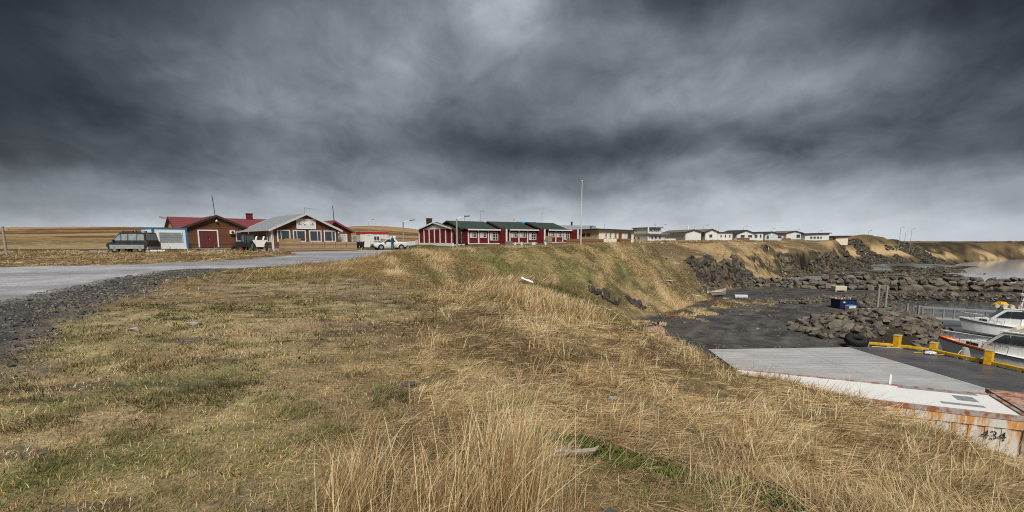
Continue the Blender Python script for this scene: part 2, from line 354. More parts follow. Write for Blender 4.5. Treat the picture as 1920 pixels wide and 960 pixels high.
class MB:
    """collects boxes, bars, tubes, prisms and sheets in local coordinates; build() links them as one mesh object"""
    def __init__(s): s.bm = bmesh.new()
    def hull8(s, c):
        vs = [s.bm.verts.new(p) for p in c]
        for f in ((0, 3, 2, 1), (4, 5, 6, 7), (0, 1, 5, 4), (1, 2, 6, 5), (2, 3, 7, 6), (3, 0, 4, 7)): s.bm.faces.new([vs[i] for i in f])
        return s
    def box(s, x0, x1, y0, y1, z0, z1):
        return s.hull8([(x0, y0, z0), (x1, y0, z0), (x1, y1, z0), (x0, y1, z0), (x0, y0, z1), (x1, y0, z1), (x1, y1, z1), (x0, y1, z1)])
    def bar(s, a, b, w, h=None, up=(0, 0, 1)):
        a = Vector(a); b = Vector(b); h = h or w; d = (b - a).normalized(); u = Vector(up)
        if abs(d.dot(u)) > .98: u = Vector((0, 1, 0))
        sx = d.cross(u).normalized() * w / 2; sz = sx.cross(d).normalized() * h / 2
        return s.hull8([a - sx - sz, a + sx - sz, b + sx - sz, b - sx - sz, a - sx + sz, a + sx + sz, b + sx + sz, b - sx + sz])
    def tube(s, pts, r, n=8, cap=True):
        pts = [Vector(p) for p in pts]; rr = r if isinstance(r, (list, tuple)) else [r] * len(pts); rings = []
        for i, p in enumerate(pts):
            d = (pts[min(i + 1, len(pts) - 1)] - pts[max(i - 1, 0)]).normalized()
            u = Vector((0, 0, 1)) if abs(d.z) < .9 else Vector((1, 0, 0))
            a = d.cross(u).normalized(); b = d.cross(a).normalized()
            rings.append([s.bm.verts.new(p + (a * math.cos(2 * math.pi * k / n) + b * math.sin(2 * math.pi * k / n)) * rr[i]) for k in range(n)])
        for i in range(len(rings) - 1):
            for k in range(n): s.bm.faces.new([rings[i][k], rings[i][(k + 1) % n], rings[i + 1][(k + 1) % n], rings[i + 1][k]])
        if cap: s.bm.faces.new(rings[0][::-1]); s.bm.faces.new(rings[-1])
        return s
    def prism(s, poly, a, b, axis='y'):
        """extrude a 2D polygon between a and b along axis; poly holds the other two coordinates in order"""
        def P(u, v, w): return {'y': (u, w, v), 'x': (w, u, v), 'z': (u, v, w)}[axis]
        A = [s.bm.verts.new(P(u, v, a)) for u, v in poly]; B = [s.bm.verts.new(P(u, v, b)) for u, v in poly]; n = len(poly)
        s.bm.faces.new(A); s.bm.faces.new(B[::-1])
        for i in range(n): s.bm.faces.new([A[i], B[i], B[(i + 1) % n], A[(i + 1) % n]])
        return s
    def loft(s, rings, cap=True):
        R = [[s.bm.verts.new(p) for p in r] for r in rings]; n = len(R[0])
        for i in range(len(R) - 1):
            for k in range(n): s.bm.faces.new([R[i][k], R[i][(k + 1) % n], R[i + 1][(k + 1) % n], R[i + 1][k]])
        if cap: s.bm.faces.new(R[0][::-1]); s.bm.faces.new(R[-1])
        return s
    def sphere(s, c, r, sub=2):
        r = r if isinstance(r, (tuple, list)) else (r, r, r)
        bmesh.ops.create_icosphere(s.bm, subdivisions=sub, radius=1, matrix=Matrix.Translation(c) @ Matrix.Diagonal((*r, 1)))
        return s
    def build(s, name, m, parent=None, bevel=0.0, smooth=False, loc=None):
        if bevel:
            bmesh.ops.bevel(s.bm, geom=list(s.bm.edges), offset=bevel, segments=1, affect='EDGES', clamp_overlap=True)
        bmesh.ops.recalc_face_normals(s.bm, faces=s.bm.faces)
        me = bpy.data.meshes.new(name); s.bm.to_mesh(me); s.bm.free()
        me.materials.append(m)
        if smooth: me.polygons.foreach_set('use_smooth', [True] * len(me.polygons))
        o = bpy.data.objects.new(name, me)
        if loc is not None: o.location = loc
        return link(o, parent)
def copy_tree(o, parent=None):
    c = o.copy(); COL.objects.link(c); c.parent = parent
    for ch in list(o.children): copy_tree(ch, c)
    return c
def text_mesh(name, body, size, m, parent, loc, rot, extrude=.004, align='LEFT'):
    cu = bpy.data.curves.new(name, 'FONT'); cu.body = body; cu.size = size; cu.extrude = extrude; cu.align_x = align; cu.resolution_u = 3
    tmp = bpy.data.objects.new('tmp', cu); COL.objects.link(tmp); dg = bpy.context.evaluated_depsgraph_get(); dg.update()
    me = bpy.data.meshes.new_from_object(tmp.evaluated_get(dg)); bpy.data.objects.remove(tmp); me.name = name
    me.materials.clear(); me.materials.append(m); o = bpy.data.objects.new(name, me); link(o, parent); o.location = loc; o.rotation_euler = rot; return o
def gz(x, y): return float(height(np.array([x]), np.array([y]))[0])
# ------------------------------------------------------------------ terrain mesh
def build_terrain():
    a_f = np.radians(np.arange(-57, 57.01, .16)); a_b = np.radians(np.arange(59, 302, 2.5)); A = np.concatenate([a_f, a_b])
    def ring(a, b, q): return a * q ** np.arange(int(math.log(b / a) / math.log(q)))
    R = np.concatenate([ring(.7, 30, 1.012), ring(30, 230, 1.006), ring(230, 2600, 1.02), [2700]])
    na, nr = len(A), len(R)
    X = (R[:, None] * np.sin(A)[None, :]); Yy = (R[:, None] * np.cos(A)[None, :])
    X0, Y0 = X.ravel(), Yy.ravel()
    H = height(X0, Y0)
    X0 = np.append(X0, 0.); Y0 = np.append(Y0, 0.); H = np.append(H, H[:na].mean())
    d, w = poly_sd(X0, Y0, FOOT, True, [p[2] for p in FOOT]); rs = road_sd(X0, Y0); r = np.hypot(X0, Y0)
    wob = (fbm(X0, Y0, 7, 31, 4) - .5); far = sst(r, 60, 90); d2 = d + wob * np.minimum(w, 12) * lerp(.22, .5, far)
    # slope from the grid
    Hg = H[:-1].reshape(nr, na); gr = np.gradient(Hg, axis=0) / np.gradient(R)[:, None]
    dA = np.gradient(np.unwrap(A)); ga = np.gradient(Hg, axis=1) / (R[:, None] * np.abs(dA)[None, :])
    S = np.append(np.hypot(gr, ga).ravel(), 0.)
    v = np.vstack([X0, Y0, H]).T
    global GRID; GRID = (R, Hg, len(a_f))
    # base colours: what grows or lies there
    C = lambda *c: np.array(c)[None, :]
    n1 = fbm(X0, Y0, 1.6, 101, 4)[:, None]; n2 = fbm(X0, Y0, 6, 103, 4)[:, None]; n3 = fbm(X0, Y0, .35, 105, 3)[:, None]; n4 = fbm(X0, Y0, 30, 107, 4)[:, None]
    straw = lerp(C(.15, .10, .05), C(.33, .24, .125), sst(n1, .3, .7)); straw = lerp(straw, C(.09, .06, .032), sst(n3, .45, .7) * .7)
    olive = lerp(C(.24, .195, .10), C(.40, .32, .18), sst(n3, .3, .7))
    left = (1 - sst(X0 + .12 * Y0 + 2.2 * (n2[:, 0] - .5), -2.6, .8))[:, None] * (1 - sst(r, 24, 40))[:, None]
    g = np.clip(left * sst(n2, .42, .62) * .9 + sst(n2, .6, .72) * .45, 0, 1)
    grass = lerp(straw, olive, g)
    grass = lerp(grass, C(.32, .235, .145), left * sst(1 - n1, .45, .7) * .7)
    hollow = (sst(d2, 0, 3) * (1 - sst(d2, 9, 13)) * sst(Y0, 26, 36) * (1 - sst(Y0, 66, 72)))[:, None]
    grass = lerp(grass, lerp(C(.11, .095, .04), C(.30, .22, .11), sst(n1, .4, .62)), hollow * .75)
    gg = greens(X0, Y0)[:, None]; grass = lerp(grass, lerp(C(.085, .10, .03), C(.17, .17, .06), sst(n3, .3, .7)), np.clip(gg, 0, 1) * .9)
    lawn = (sst(Y0 - .3 * X0, 68, 72) * (1 - sst(Y0 - .3 * X0, 92, 98)) * sst(X0, -26, -20) * (1 - sst(X0, 8, 14)))[:, None]
    grass = lerp(grass, lerp(C(.075, .085, .03), C(.16, .12, .055), sst(n1, .45, .7)), lawn)
    fl = (sst(r, 50, 80) * (1 - sst(r, 118, 140)) * (X0 < 0))[:, None]
    grass = lerp(grass, C(.40, .30, .15), fl * (1 - lawn) * .6)
    hillm = (sst(Y0, 130, 170) * (1 - sst(X0 + .12 * Y0, -20, 40)))[:, None]
    hs = fbm(X0 * .35, Y0 * 1.2, 16, 111, 5)[:, None]
    grass = lerp(grass, lerp(C(.13, .075, .035), C(.36, .245, .12), sst(hs, .36, .62)), hillm)
    farR = (sst(r, 60, 90) * sst(X0, 12, 30))[:, None]
    hg = fbm(X0, Y0, 9, 113, 5)[:, None]
    grass = lerp(grass, lerp(C(.14, .105, .055), C(.35, .25, .13), sst(hg, .38, .6)), farR)
    hd = (sst(X0, 95, 120) * sst(Y0, 120, 150))[:, None]
    grass = lerp(grass, lerp(C(.030, .026, .016), C(.13, .092, .045), sst(hg, .38, .62)), hd * .85)
    grass = lerp(grass, C(.46, .33, .17), hd * (sst(d2, w * .2, w * .35) * (1 - sst(d2, w * .5, w * .72)))[:, None] * sst(fbm(X0, Y0, 16, 117, 4)[:, None], .44, .52))
    rv = fbm(X0 + .6 * Y0, H * 2.6, 1.1, 141, 5)[:, None]; rock = lerp(C(.018, .014, .011), C(.12, .09, .062), sst(rv, .40, .66)); rock = lerp(rock, C(.12, .10, .045), sst(fbm(X0, Y0 + H, 3.0, 145, 4)[:, None], .52, .6) * .8)
    steep = sst(S + .8 * (n1[:, 0] - .5), .75, 1.2)[:, None] * sst(r, 55, 75)[:, None]
    hrock = hd * (1 - sst(d2 + 6 * (fbm(X0, Y0, 9, 143, 4) - .5), w * .20, w * .34))[:, None]
    c = lerp(grass, rock, np.clip(steep + hrock, 0, 1))
    gravel = lerp(C(.062, .059, .055), C(.115, .110, .102), sst(n1 * .5 + n3 * .5, .35, .65))
    tracks = np.zeros_like(X0)
    for PT in ([(1640, 551), (1560, 556), (1490, 566), (1430, 582), (1395, 605), (1390, 632), (1420, 656)], [(1640, 551), (1540, 560), (1500, 580), (1460, 610), (1450, 640), (1470, 656)], [(1540, 556), (1440, 572), (1360, 598), (1310, 632)]):
        q_ = [tuple(onz(a_, b_, YARD))[:2] for a_, b_ in PT]; dd = poly_sd(X0, Y0, q_, False); tracks = np.maximum(tracks, np.exp(-((dd - .9) / .30) ** 2))
    gravel = lerp(gravel, C(.18, .175, .17), np.clip(tracks, 0, 1)[:, None] * sst(n1, .3, .6) * .45)
    seag = lerp(C(.10, .105, .095), C(.20, .205, .19), sst(n2, .35, .6)); weed = lerp(C(.02, .014, .010), C(.07, .045, .03), sst(n3, .35, .7))
    beach = lerp(weed, seag, (sst(H, -6.95, -6.6)[:, None]) * sst(fbm(X0, Y0, 7, 119, 4)[:, None], .34, .45))
    bl = np.interp(X0, [p[0] for p in BW], [p[1] for p in BW]); byd = (sst(Y0 - bl, 0, 3) * sst(X0, 40, 48))[:, None]
    low = lerp(gravel, beach, byd)
    db = poly_sd(X0, Y0, BASIN)[:, None]
    low = lerp(low, C(.045, .035, .025), 1 - sst(db, 0, 2.5))
    tuft = sst(fbm(X0, Y0, 2.4, 121, 4)[:, None], .47, .56) * (1 - sst(-d2, 2, 5.5))[:, None] * (1 - byd)
    low = lerp(low, straw * .9, tuft * .8)
    k = (1 - sst(d2, -.4, .5))[:, None]
    c = lerp(c, low, k)
    # rough bare patches in the grass
    bare = sst(fbm(X0 * .6, Y0 * 1.6, .7, 131, 4)[:, None], .64, .70) * left * .7
    c = lerp(c, C(.075, .065, .06), bare)
    gre = (1 - sst(rs + 1.2 * (n3[:, 0] - .5), .1, 1.8))[:, None] * (r < 40)[:, None]; c = lerp(c, C(.115, .10, .085), gre * .85)
    asphalt = lerp(C(.34, .34, .355), C(.50, .50, .52), sst(fbm(X0 * .25 + Y0 * .2, Y0 * 1.2 - X0 * .35, 3.0, 133, 4)[:, None], .36, .62))
    shoulder = lerp(C(.06, .055, .052), C(.14, .13, .125), sst(n3, .3, .75))
    dn = poly_sd(X0, Y0, ROAD_NEAR, False)[:, None] + 1.6 * (n1 - .5); rc = lerp(shoulder, asphalt, sst(dn, 1.3, 2.6))
    c = lerp(c, rc, 1 - sst(rs, -.25, .45)[:, None])
    c = np.clip(c, .008, .8)
    # faces
    i = np.arange(nr - 1)[:, None]; j = np.arange(na)[None, :]; j2 = (j + 1) % na
    q = np.stack([i * na + j, i * na + j2, (i + 1) * na + j2, (i + 1) * na + j], -1).reshape(-1, 4)[:, ::-1]
    jj = np.arange(na); tri = np.stack([jj, np.full(na, nr * na), (jj + 1) % na], -1)
    fm = lambda arr: arr[q].mean(1)
    is_road = fm(rs) < 0; is_low = (fm(d2) < 0)
    is_beach = is_low & (fm(byd[:, 0]) > .5); is_yard = is_low & ~is_beach
    parts = (('ground', ~(is_road | is_low), 'ground_mat', 'ground', 'dry straw coloured grassland on the plateau, its banks and the low hills behind'),
             ('road', is_road & ~is_low, 'road_mat', 'gravel', 'wet grey gravel road curving past the houses'),
             ('gravel_yard', is_yard, 'yard_mat', 'gravel', 'dark volcanic gravel yard and track below the bluff by the harbour'),
             ('beach', is_beach, 'beach_mat', 'ground', 'grey shingle and dark seaweed shore beyond the breakwater'))
    for name, mask, mn, kind, lab in parts:
        f = q[mask]
        used = np.unique(f)
        tris = tri if name == 'ground' else tri[:0]
        used = np.unique(np.concatenate([f.ravel(), tris.ravel()])) 
        rem = np.full(len(v), -1); rem[used] = np.arange(len(used))
        ff = np.concatenate([rem[f].ravel(), rem[tris].ravel()]); tot = np.concatenate([np.full(len(f), 4), np.full(len(tris), 3)])
        st = np.concatenate([[0], np.cumsum(tot)[:-1]])
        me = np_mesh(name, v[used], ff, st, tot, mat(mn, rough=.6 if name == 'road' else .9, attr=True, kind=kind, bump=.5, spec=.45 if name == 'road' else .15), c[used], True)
        o = bpy.data.objects.new(name, me); link(o); tag(o, lab, 'ground', None, 'structure')
build_terrain()
def build_water():
    m = bpy.data.materials.new('sea_water'); m.use_nodes = True; t = NT(m.node_tree); t.n.clear()
    out = t.node('ShaderNodeOutputMaterial'); b = t.node('ShaderNodeBsdfPrincipled', {'Roughness': .07, 'Base Color': (.10, .115, .12, 1), 'IOR': 1.33, 'Specular IOR Level': .6})
    oc = t.node('ShaderNodeTexCoord').outputs['Object']
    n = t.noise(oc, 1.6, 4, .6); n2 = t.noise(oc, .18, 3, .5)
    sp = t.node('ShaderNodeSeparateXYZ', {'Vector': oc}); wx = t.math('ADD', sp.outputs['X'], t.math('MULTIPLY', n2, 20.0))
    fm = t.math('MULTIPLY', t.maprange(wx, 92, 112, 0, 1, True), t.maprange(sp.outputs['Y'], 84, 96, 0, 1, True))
    t.l.new(t.mix(fm, (.10, .115, .12), (.46, .50, .53)), b.inputs['Base Color'])     # far sea lightened: bright sky reflection and foam put into the base colour
    bp = t.node('ShaderNodeBump', {'Strength': .12, 'Distance': .05}); t.l.new(t.math('ADD', n, t.math('MULTIPLY', n2, 2)), bp.inputs['Height']); t.l.new(bp.outputs[0], b.inputs['Normal'])
    t.l.new(b.outputs[0], out.inputs[0])
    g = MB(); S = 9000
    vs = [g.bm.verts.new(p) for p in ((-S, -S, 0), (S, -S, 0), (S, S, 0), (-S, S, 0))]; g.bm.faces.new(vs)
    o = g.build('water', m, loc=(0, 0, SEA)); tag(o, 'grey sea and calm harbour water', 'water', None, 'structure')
build_water()
# ------------------------------------------------------------------ grass blades (stuff)
def surf(x, y):
    """height of the built ground mesh inside the view fan"""
    R, Hg, nf = GRID
    r = np.hypot(x, y); a = np.degrees(np.arctan2(x, y))
    fi = np.clip(np.interp(r, R, np.arange(len(R))), 0, len(R) - 1.001); fj = np.clip((a + 57) / .16, 0, nf - 1.001)
    i = fi.astype(int); j = fj.astype(int); u = fi - i; w = fj - j
    return (Hg[i, j] * (1 - u) + Hg[i + 1, j] * u) * (1 - w) + (Hg[i, j + 1] * (1 - u) + Hg[i + 1, j + 1] * u) * w
def blades(name, x, y, L, el, az, wid, col, tipcol, segs, droop, label, m):
    n = len(x)
    if n == 0: return
    z = surf(x, y); lev = segs + 1
    e = .25; gx = (surf(x + e, y) - surf(x - e, y)) / (2 * e); gy = (surf(x, y + e) - surf(x, y - e)) / (2 * e)
    gx = np.clip(gx, -1.2, 1.2); gy = np.clip(gy, -1.2, 1.2)
    ca, sa = np.cos(az), np.sin(az); slope_along = gx * ca + gy * sa
    tilt = RS.uniform(-.9, .9, n)
    px = np.stack([-sa * np.cos(tilt), ca * np.cos(tilt), np.sin(tilt)], -1)
    P = np.stack([x, y, z - .012], -1); V = np.zeros((n, 2 * segs + 1, 3)); Cc = np.zeros((n, 2 * segs + 1, 3))
    seg = (L / segs)
    for k in range(segs):
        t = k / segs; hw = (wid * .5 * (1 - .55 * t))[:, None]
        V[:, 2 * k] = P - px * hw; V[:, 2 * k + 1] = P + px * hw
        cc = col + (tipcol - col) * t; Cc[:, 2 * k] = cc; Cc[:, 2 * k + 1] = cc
        ek = el - droop * t
        ce, se = np.cos(ek), np.sin(ek)
        dz = se + ce * slope_along
        P = P + np.stack([ca * ce, sa * ce, dz], -1) * seg[:, None]
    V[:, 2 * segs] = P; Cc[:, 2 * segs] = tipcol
    nv = 2 * segs + 1; base = (np.arange(n) * nv)[:, None]
    fs = []; 
    quads = np.concatenate([base + np.array([2 * k, 2 * k + 1, 2 * k + 3, 2 * k + 2])[None, :] for k in range(segs - 1)], 0) if segs > 1 else np.zeros((0, 4), int)
    tris = base + np.array([2 * segs - 2, 2 * segs - 1, 2 * segs])[None, :]
    flat = np.concatenate([quads.ravel(), tris.ravel()]); tot = np.concatenate([np.full(len(quads), 4), np.full(len(tris), 3)])
    st = np.concatenate([[0], np.cumsum(tot)[:-1]])
    me = np_mesh(name, V.reshape(-1, 3), flat, st, tot, m, np.clip(Cc.reshape(-1, 3), .01, .8), False)
    o = bpy.data.objects.new(name, me); link(o); tag(o, label, 'grass', None, 'stuff')
def fan(n, r0, r1, pw=1.0):
    u = RS.rand(n); r = np.sqrt(r0 * r0 + (r1 * r1 - r0 * r0) * u) if pw == 1.0 else r0 * (r1 / r0) ** u
    a = np.radians(RS.uniform(-55, 55, n)); return r * np.sin(a), r * np.cos(a)
def cover(x, y):
    d, w = poly_sd(x, y, FOOT, True, [p[2] for p in FOOT]); rs = road_sd(x, y); r = np.hypot(x, y)
    wob = (fbm(x, y, 7, 31, 4) - .5); d2 = d + wob * np.minimum(w, 12) * lerp(.22, .5, sst(r, 60, 90))
    n2 = fbm(x, y, 6, 103, 4)
    left = (1 - sst(x + .12 * y + 2.2 * (n2 - .5), -2.6, .8)) * (1 - sst(r, 24, 40))
    hollow = sst(d2, 0, 3) * (1 - sst(d2, 9, 13)) * sst(y, 26, 36) * (1 - sst(y, 66, 72))
    return d2, w, rs, left, hollow, n2
STRAW = np.array([[.70, .53, .30], [.55, .39, .205], [.78, .62, .39], [.40, .26, .13], [.64, .45, .24]])
GREEN = np.array([[.17, .185, .055], [.24, .235, .09], [.12, .145, .04], [.31, .28, .12], [.22, .18, .075]])
def pick(pal, n): return pal[RS.randint(0, len(pal), n)] * RS.uniform(.75, 1.2, (n, 1))
def flow(x, y):
    """direction in which the dead grass lies: swept downhill to the right with wandering swirls"""
    return np.radians(-25) + (fbm(x, y, 2.3, 201, 3) - .5) * 5.5 + (fbm(x, y, .5, 203, 2) - .5) * 2.2
MG = mat('dry_grass', rough=.75, attr=True, var=.06, scale=1.0, spec=.15, trans=.22)
def sow():
    LAB = 'dry pale straw coloured grass lying in swept mats over the bank'
    zones = [(1.7, 7, 150000, .0042, .30), (7, 17, 165000, .011, .34), (17, 36, 190000, .022, .40), (36, 80, 210000, .040, .5), (80, 150, 45000, .12, .6)]
    for (r0, r1, n, wd, ln) in zones:
        per = {0: 26, 1: 22, 2: 12, 3: 6, 4: 3}[zones.index((r0, r1, n, wd, ln))]
        cx, cy = fan(n // per, r0, r1); m = len(cx); cid = np.repeat(np.arange(m), per); n = m * per
        sp = RS.uniform(.03, .10, m)[cid] * (1 if r0 < 5 else 1.8 if r0 < 12 else 4 if r0 < 30 else 8)
        x = cx[cid] + RS.normal(0, 1, n) * sp; y = cy[cid] + RS.normal(0, 1, n) * sp
        c_az, c_len, c_up, c_val = RS.normal(0, .8, m)[cid], RS.uniform(.6, 1.45, m)[cid], RS.rand(m)[cid], RS.uniform(.62, 1.25, m)[cid]
        d2, w, rs, left, hollow, n2 = cover(x, y)
        r = np.hypot(x, y)
        ok = (d2 > .3 + RS.rand(n) * .6) & (rs > .4 + .5 * RS.rand(n))
        if r0 >= 60: ok &= ((d2 < w + 14) | (x > 10)) & (x > -20 + 0 * x)
        ok &= ~((y - .3 * x > 68) & (y - .3 * x < 98) & (x < 14))
        # clumpy cover
        cl = fbm(x, y, .45 if r0 < 20 else 1.3, 211, 3); ok &= RS.rand(n) < lerp(.35, 1.0, sst(cl, .35, .6))
        ok &= RS.rand(n) < lerp(1.0, .8, left)
        dark = np.exp(-((x - 1.25) / .8) ** 2 - ((y - 4.55 + .55 * (x - .6)) / .2) ** 2)    # bare peaty scar near the camera
        ok &= RS.rand(n) > dark * 1.1
        x, y, r, left, hollow, d2, w, cl, c_az, c_len, c_up, c_val, cid = (q[ok] for q in (x, y, r, left, hollow, d2, w, cl, c_az, c_len, c_up, c_val, cid)); n = len(x)
        n1 = fbm(x, y, 1.6, 101, 4)
        rockz = (r > 65) & (w < 6.5) & (d2 < w * 1.0) & (x > 8)
        gp = np.clip(left * .62 * sst(n2[ok], .36, .62) + hollow * .55 * (1 - sst(n1, .36, .6)) + .16 + .3 * sst(fbm(x, y, 1.1, 213, 3), .56, .7), 0, .9)
        gg = greens(x, y); gp = np.clip(gp + .85 * gg, 0, .95)
        isg = (RS.rand(n) * .6 + .4 * ((cid * 0.6180339) % 1.0)) < gp
        az = flow(x, y) + c_az + RS.normal(0, .32, n)
        up = .5 * RS.rand(n) + .5 * c_up
        el = np.where(up < .74, RS.uniform(.02, .38, n), RS.uniform(.45, 1.2, n))
        L = ln * c_len * RS.uniform(.5, 1.05, n) * lerp(1.0, .42, left) * lerp(.7, 1.25, sst(cl, .4, .65)) * (1 - .25 * hollow)
        L = np.where(isg, L * .6, L); el = np.where(isg, RS.uniform(.4, 1.3, n), el)
        col = np.where(isg[:, None], pick(GREEN, n), pick(STRAW, n))
        ruddy = (left * .55)[:, None]; col = lerp(col, col * np.array([[.74, .76, .78]]), ruddy * (~isg)[:, None])
        col = col * (lerp(.84, 1.18, sst(n1, .32, .66)) * c_val)[:, None]
        wid = (wd * RS.uniform(.6, 1.3, n)) * (r / (.5 * (r0 + r1))) ** .8
        keep = ~rockz | (RS.rand(n) < .12)
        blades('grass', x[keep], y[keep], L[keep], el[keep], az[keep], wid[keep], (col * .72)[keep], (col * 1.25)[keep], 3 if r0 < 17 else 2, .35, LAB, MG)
    # fine short turf left of the straw
    n = 190000; x, y = fan(n, 1.8, 13, 2); d2, w, rs, left, hollow, n2 = cover(x, y); ok = (d2 > .5) & (rs > .25 + .7 * RS.rand(n)) & (RS.rand(n) < .18 + .82 * left)
    x, y, left, n2 = x[ok], y[ok], left[ok], n2[ok]; n = len(x); r = np.hypot(x, y)
    tv = fbm(x, y, .5, 233, 4); isg = RS.rand(n) < np.clip(.10 + .45 * sst(fbm(x, y, .8, 231, 3), .42, .6) + .8 * greens(x, y), 0, .95); col = np.where(isg[:, None], pick(GREEN, n), pick(STRAW, n) * np.array([[.86, .74, .64]])) * lerp(.95, 1.8, sst(tv, .35, .65))[:, None]
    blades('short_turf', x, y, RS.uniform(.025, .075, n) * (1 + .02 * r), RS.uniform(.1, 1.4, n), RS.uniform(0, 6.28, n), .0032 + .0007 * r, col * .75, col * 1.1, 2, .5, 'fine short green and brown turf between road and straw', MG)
    # straggling tufts on the gravel at the foot of the bank
    n = 90000; x = RS.uniform(8, 34, n); y = RS.uniform(36, 72, n); d = poly_sd(x, y, FOOT); ok = (d < .5) & (d > -6.5) & (fbm(x, y, 2.4, 121, 4) > .47 + .02 * np.maximum(-d - 1, 0)); x, y = x[ok], y[ok]; n = len(x); col = pick(STRAW, n)
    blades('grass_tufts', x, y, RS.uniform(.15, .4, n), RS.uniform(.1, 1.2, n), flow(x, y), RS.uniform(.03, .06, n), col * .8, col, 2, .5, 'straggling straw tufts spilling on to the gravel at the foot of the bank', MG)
    # tall standing tussocks
    xs, ys, hh, ww = [], [], [], []
    def patch(n, cx, cy, sx, sy, h, w):
        xs.append(RS.normal(cx, sx, n)); ys.append(RS.normal(cy, sy, n)); hh.append(np.full(n, h)); ww.append(np.full(n, w))
    patch(1250, -.02, 3.25, .17, .26, .80, .0065); patch(480, -.45, 3.1, .26, .2, .58, .0055); patch(330, -1.1, 3.05, .14, .26, .64, .006)
    patch(350, -.45, 3.5, .55, .3, .32, .004); patch(500, .2, 3.2, .1, .2, .42, .004)
    for cx, cy in ((3.6, 3.5), (4.2, 4.3), (4.9, 4.6), (5.4, 6.0), (3.0, 2.6), (5.2, 5.2)): patch(130, cx, cy, .35, .35, .4, .005)
    for q in range(55):
        a = RS.uniform(-.9, .75); r = 3.5 + 12 * RS.rand() ** .8; cx, cy = r * math.sin(a), r * math.cos(a)
        if cx < -2.2 + .05 * cy and RS.rand() < .98: continue
        patch(60, cx, cy, .16, .16, .30 + .1 * RS.rand(), .0045 + .0006 * r)
    for q in range(520):   # crest and gully rims
        cy = RS.uniform(22, 56); cx = RS.uniform(-13, 2.5) - (cy - 22) * .05
        if RS.rand() < .5: cx = -9.5 + RS.normal(0, 2.2); cy = RS.uniform(30, 50)
        patch(110, cx, cy, .5, .5, .55, .015)
    for q in range(260):   # spur of pale grass down the near side of the gully and the far bank
        t = RS.rand(); cx = lerp(-5.2, 6.5, t) + RS.normal(0, .5); cy = lerp(47, 40, t) + RS.normal(0, .6); patch(80, cx, cy, .4, .4, .5, .016)
    for q in range(300):
        cx = RS.uniform(-3, 30); cy = 57 + .62 * max(cx - 3, 0) - RS.uniform(-2, 12) * .8; patch(60, cx, cy, .55, .55, .5, .022)
    for (ax, ay), (bx_, by_), cnt in (((835, 478), (930, 540), 90), ((930, 540), (1065, 595), 110), ((1150, 470), (1235, 535), 90), ((1235, 535), (1300, 575), 60), ((1190, 500), (1260, 560), 50)):
        P0 = np.array(hit(ax, ay)); P1 = np.array(hit(bx_, by_))
        for q in range(cnt):
            t = RS.rand(); c_ = lerp(P0, P1, t); patch(120, c_[0] + RS.normal(0, .35), c_[1] + RS.normal(0, .45), .35, .35, .55, .017)
    for q in range(60):
        cx = RS.uniform(17, 29); cy = 52 + (cx - 14) * .78 + RS.normal(0, 1.6); patch(120, cx, cy, .5, .5, .5, .019)
    for q in range(24):    # lone stems on the slope beyond the edge
        cx = RS.uniform(4.5, 8.5); cy = RS.uniform(5, 14); patch(10, cx, cy, .1, .1, .55, .007)
    x, y, h, w0 = (np.concatenate(q) for q in (xs, ys, hh, ww)); n = len(x)
    d2, w, rs, left, hollow, n2 = cover(x, y); ok = (d2 > .2) & (rs > .5) & (np.abs(np.degrees(np.arctan2(x, y))) < 56)
    x, y, h, w0 = (q[ok] for q in (x, y, h, w0)); n = len(x)
    az = np.where(RS.rand(n) < .7, RS.normal(-.2, .8, n), RS.uniform(0, 6.28, n)); el = np.clip(RS.normal(1.28, .2, n), .45, 1.55)
    fr = y > 18; m_ = int(fr.sum()); az = np.where(fr, -.35 + (fbm(x, y, 2.5, 241, 3) - .5) * 4.0 + RS.normal(0, .45, n), az); el = np.where(fr, np.clip(RS.normal(.92, .3, n), .2, 1.5), el)
    el = np.where(h > .58, np.clip(el + .12, .9, 1.55), el)
    col = pick(STRAW[[0, 0, 1, 2, 3, 4]], n) * 1.15; gm = RS.rand(n) < .06; col[gm] = pick(GREEN, int(gm.sum()))
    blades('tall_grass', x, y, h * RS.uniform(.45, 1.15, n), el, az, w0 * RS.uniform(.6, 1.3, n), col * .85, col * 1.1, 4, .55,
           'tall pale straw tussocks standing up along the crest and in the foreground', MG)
    # small leafy ground plants and moss
    n = 26000; x, y = fan(n, 2.0, 16); d2, w, rs, left, hollow, n2 = cover(x, y)
    moss = sst(fbm(x, y, .55, 221, 3), .63, .70) * lerp(.25, 1, left)
    dark = np.exp(-((x - .9 - .55 * (3.6 - y)) / .75) ** 2 - ((y - 3.65 + .42 * (x - .6)) / .3) ** 2)
    ok = (d2 > .5) & (rs > .6) & (RS.rand(n) < np.clip(moss + dark * .0, 0, 1)); x, y = x[ok], y[ok]
    m = 5200; bx = RS.uniform(.2, 2.3, m); by = 4.75 - .55 * (bx - .2) + RS.normal(0, .12, m); x = np.append(x, bx); y = np.append(y, by); n = len(x)
    r = np.hypot(x, y); col = np.array([[.11, .19, .022], [.16, .24, .03], [.055, .085, .018], [.07, .10, .03]])[RS.randint(0, 4, n)] * RS.uniform(.7, 1.2, (n, 1))
    blades('ground_cover', x, y, RS.uniform(.03, .075, n) * (1 + .04 * r), RS.uniform(.3, 1.2, n), RS.uniform(0, 6.28, n), .011 + .0016 * r, col * .7, col, 2, .6,
           'bright green moss and small leafy plants scattered in the grass', MG)
sow()
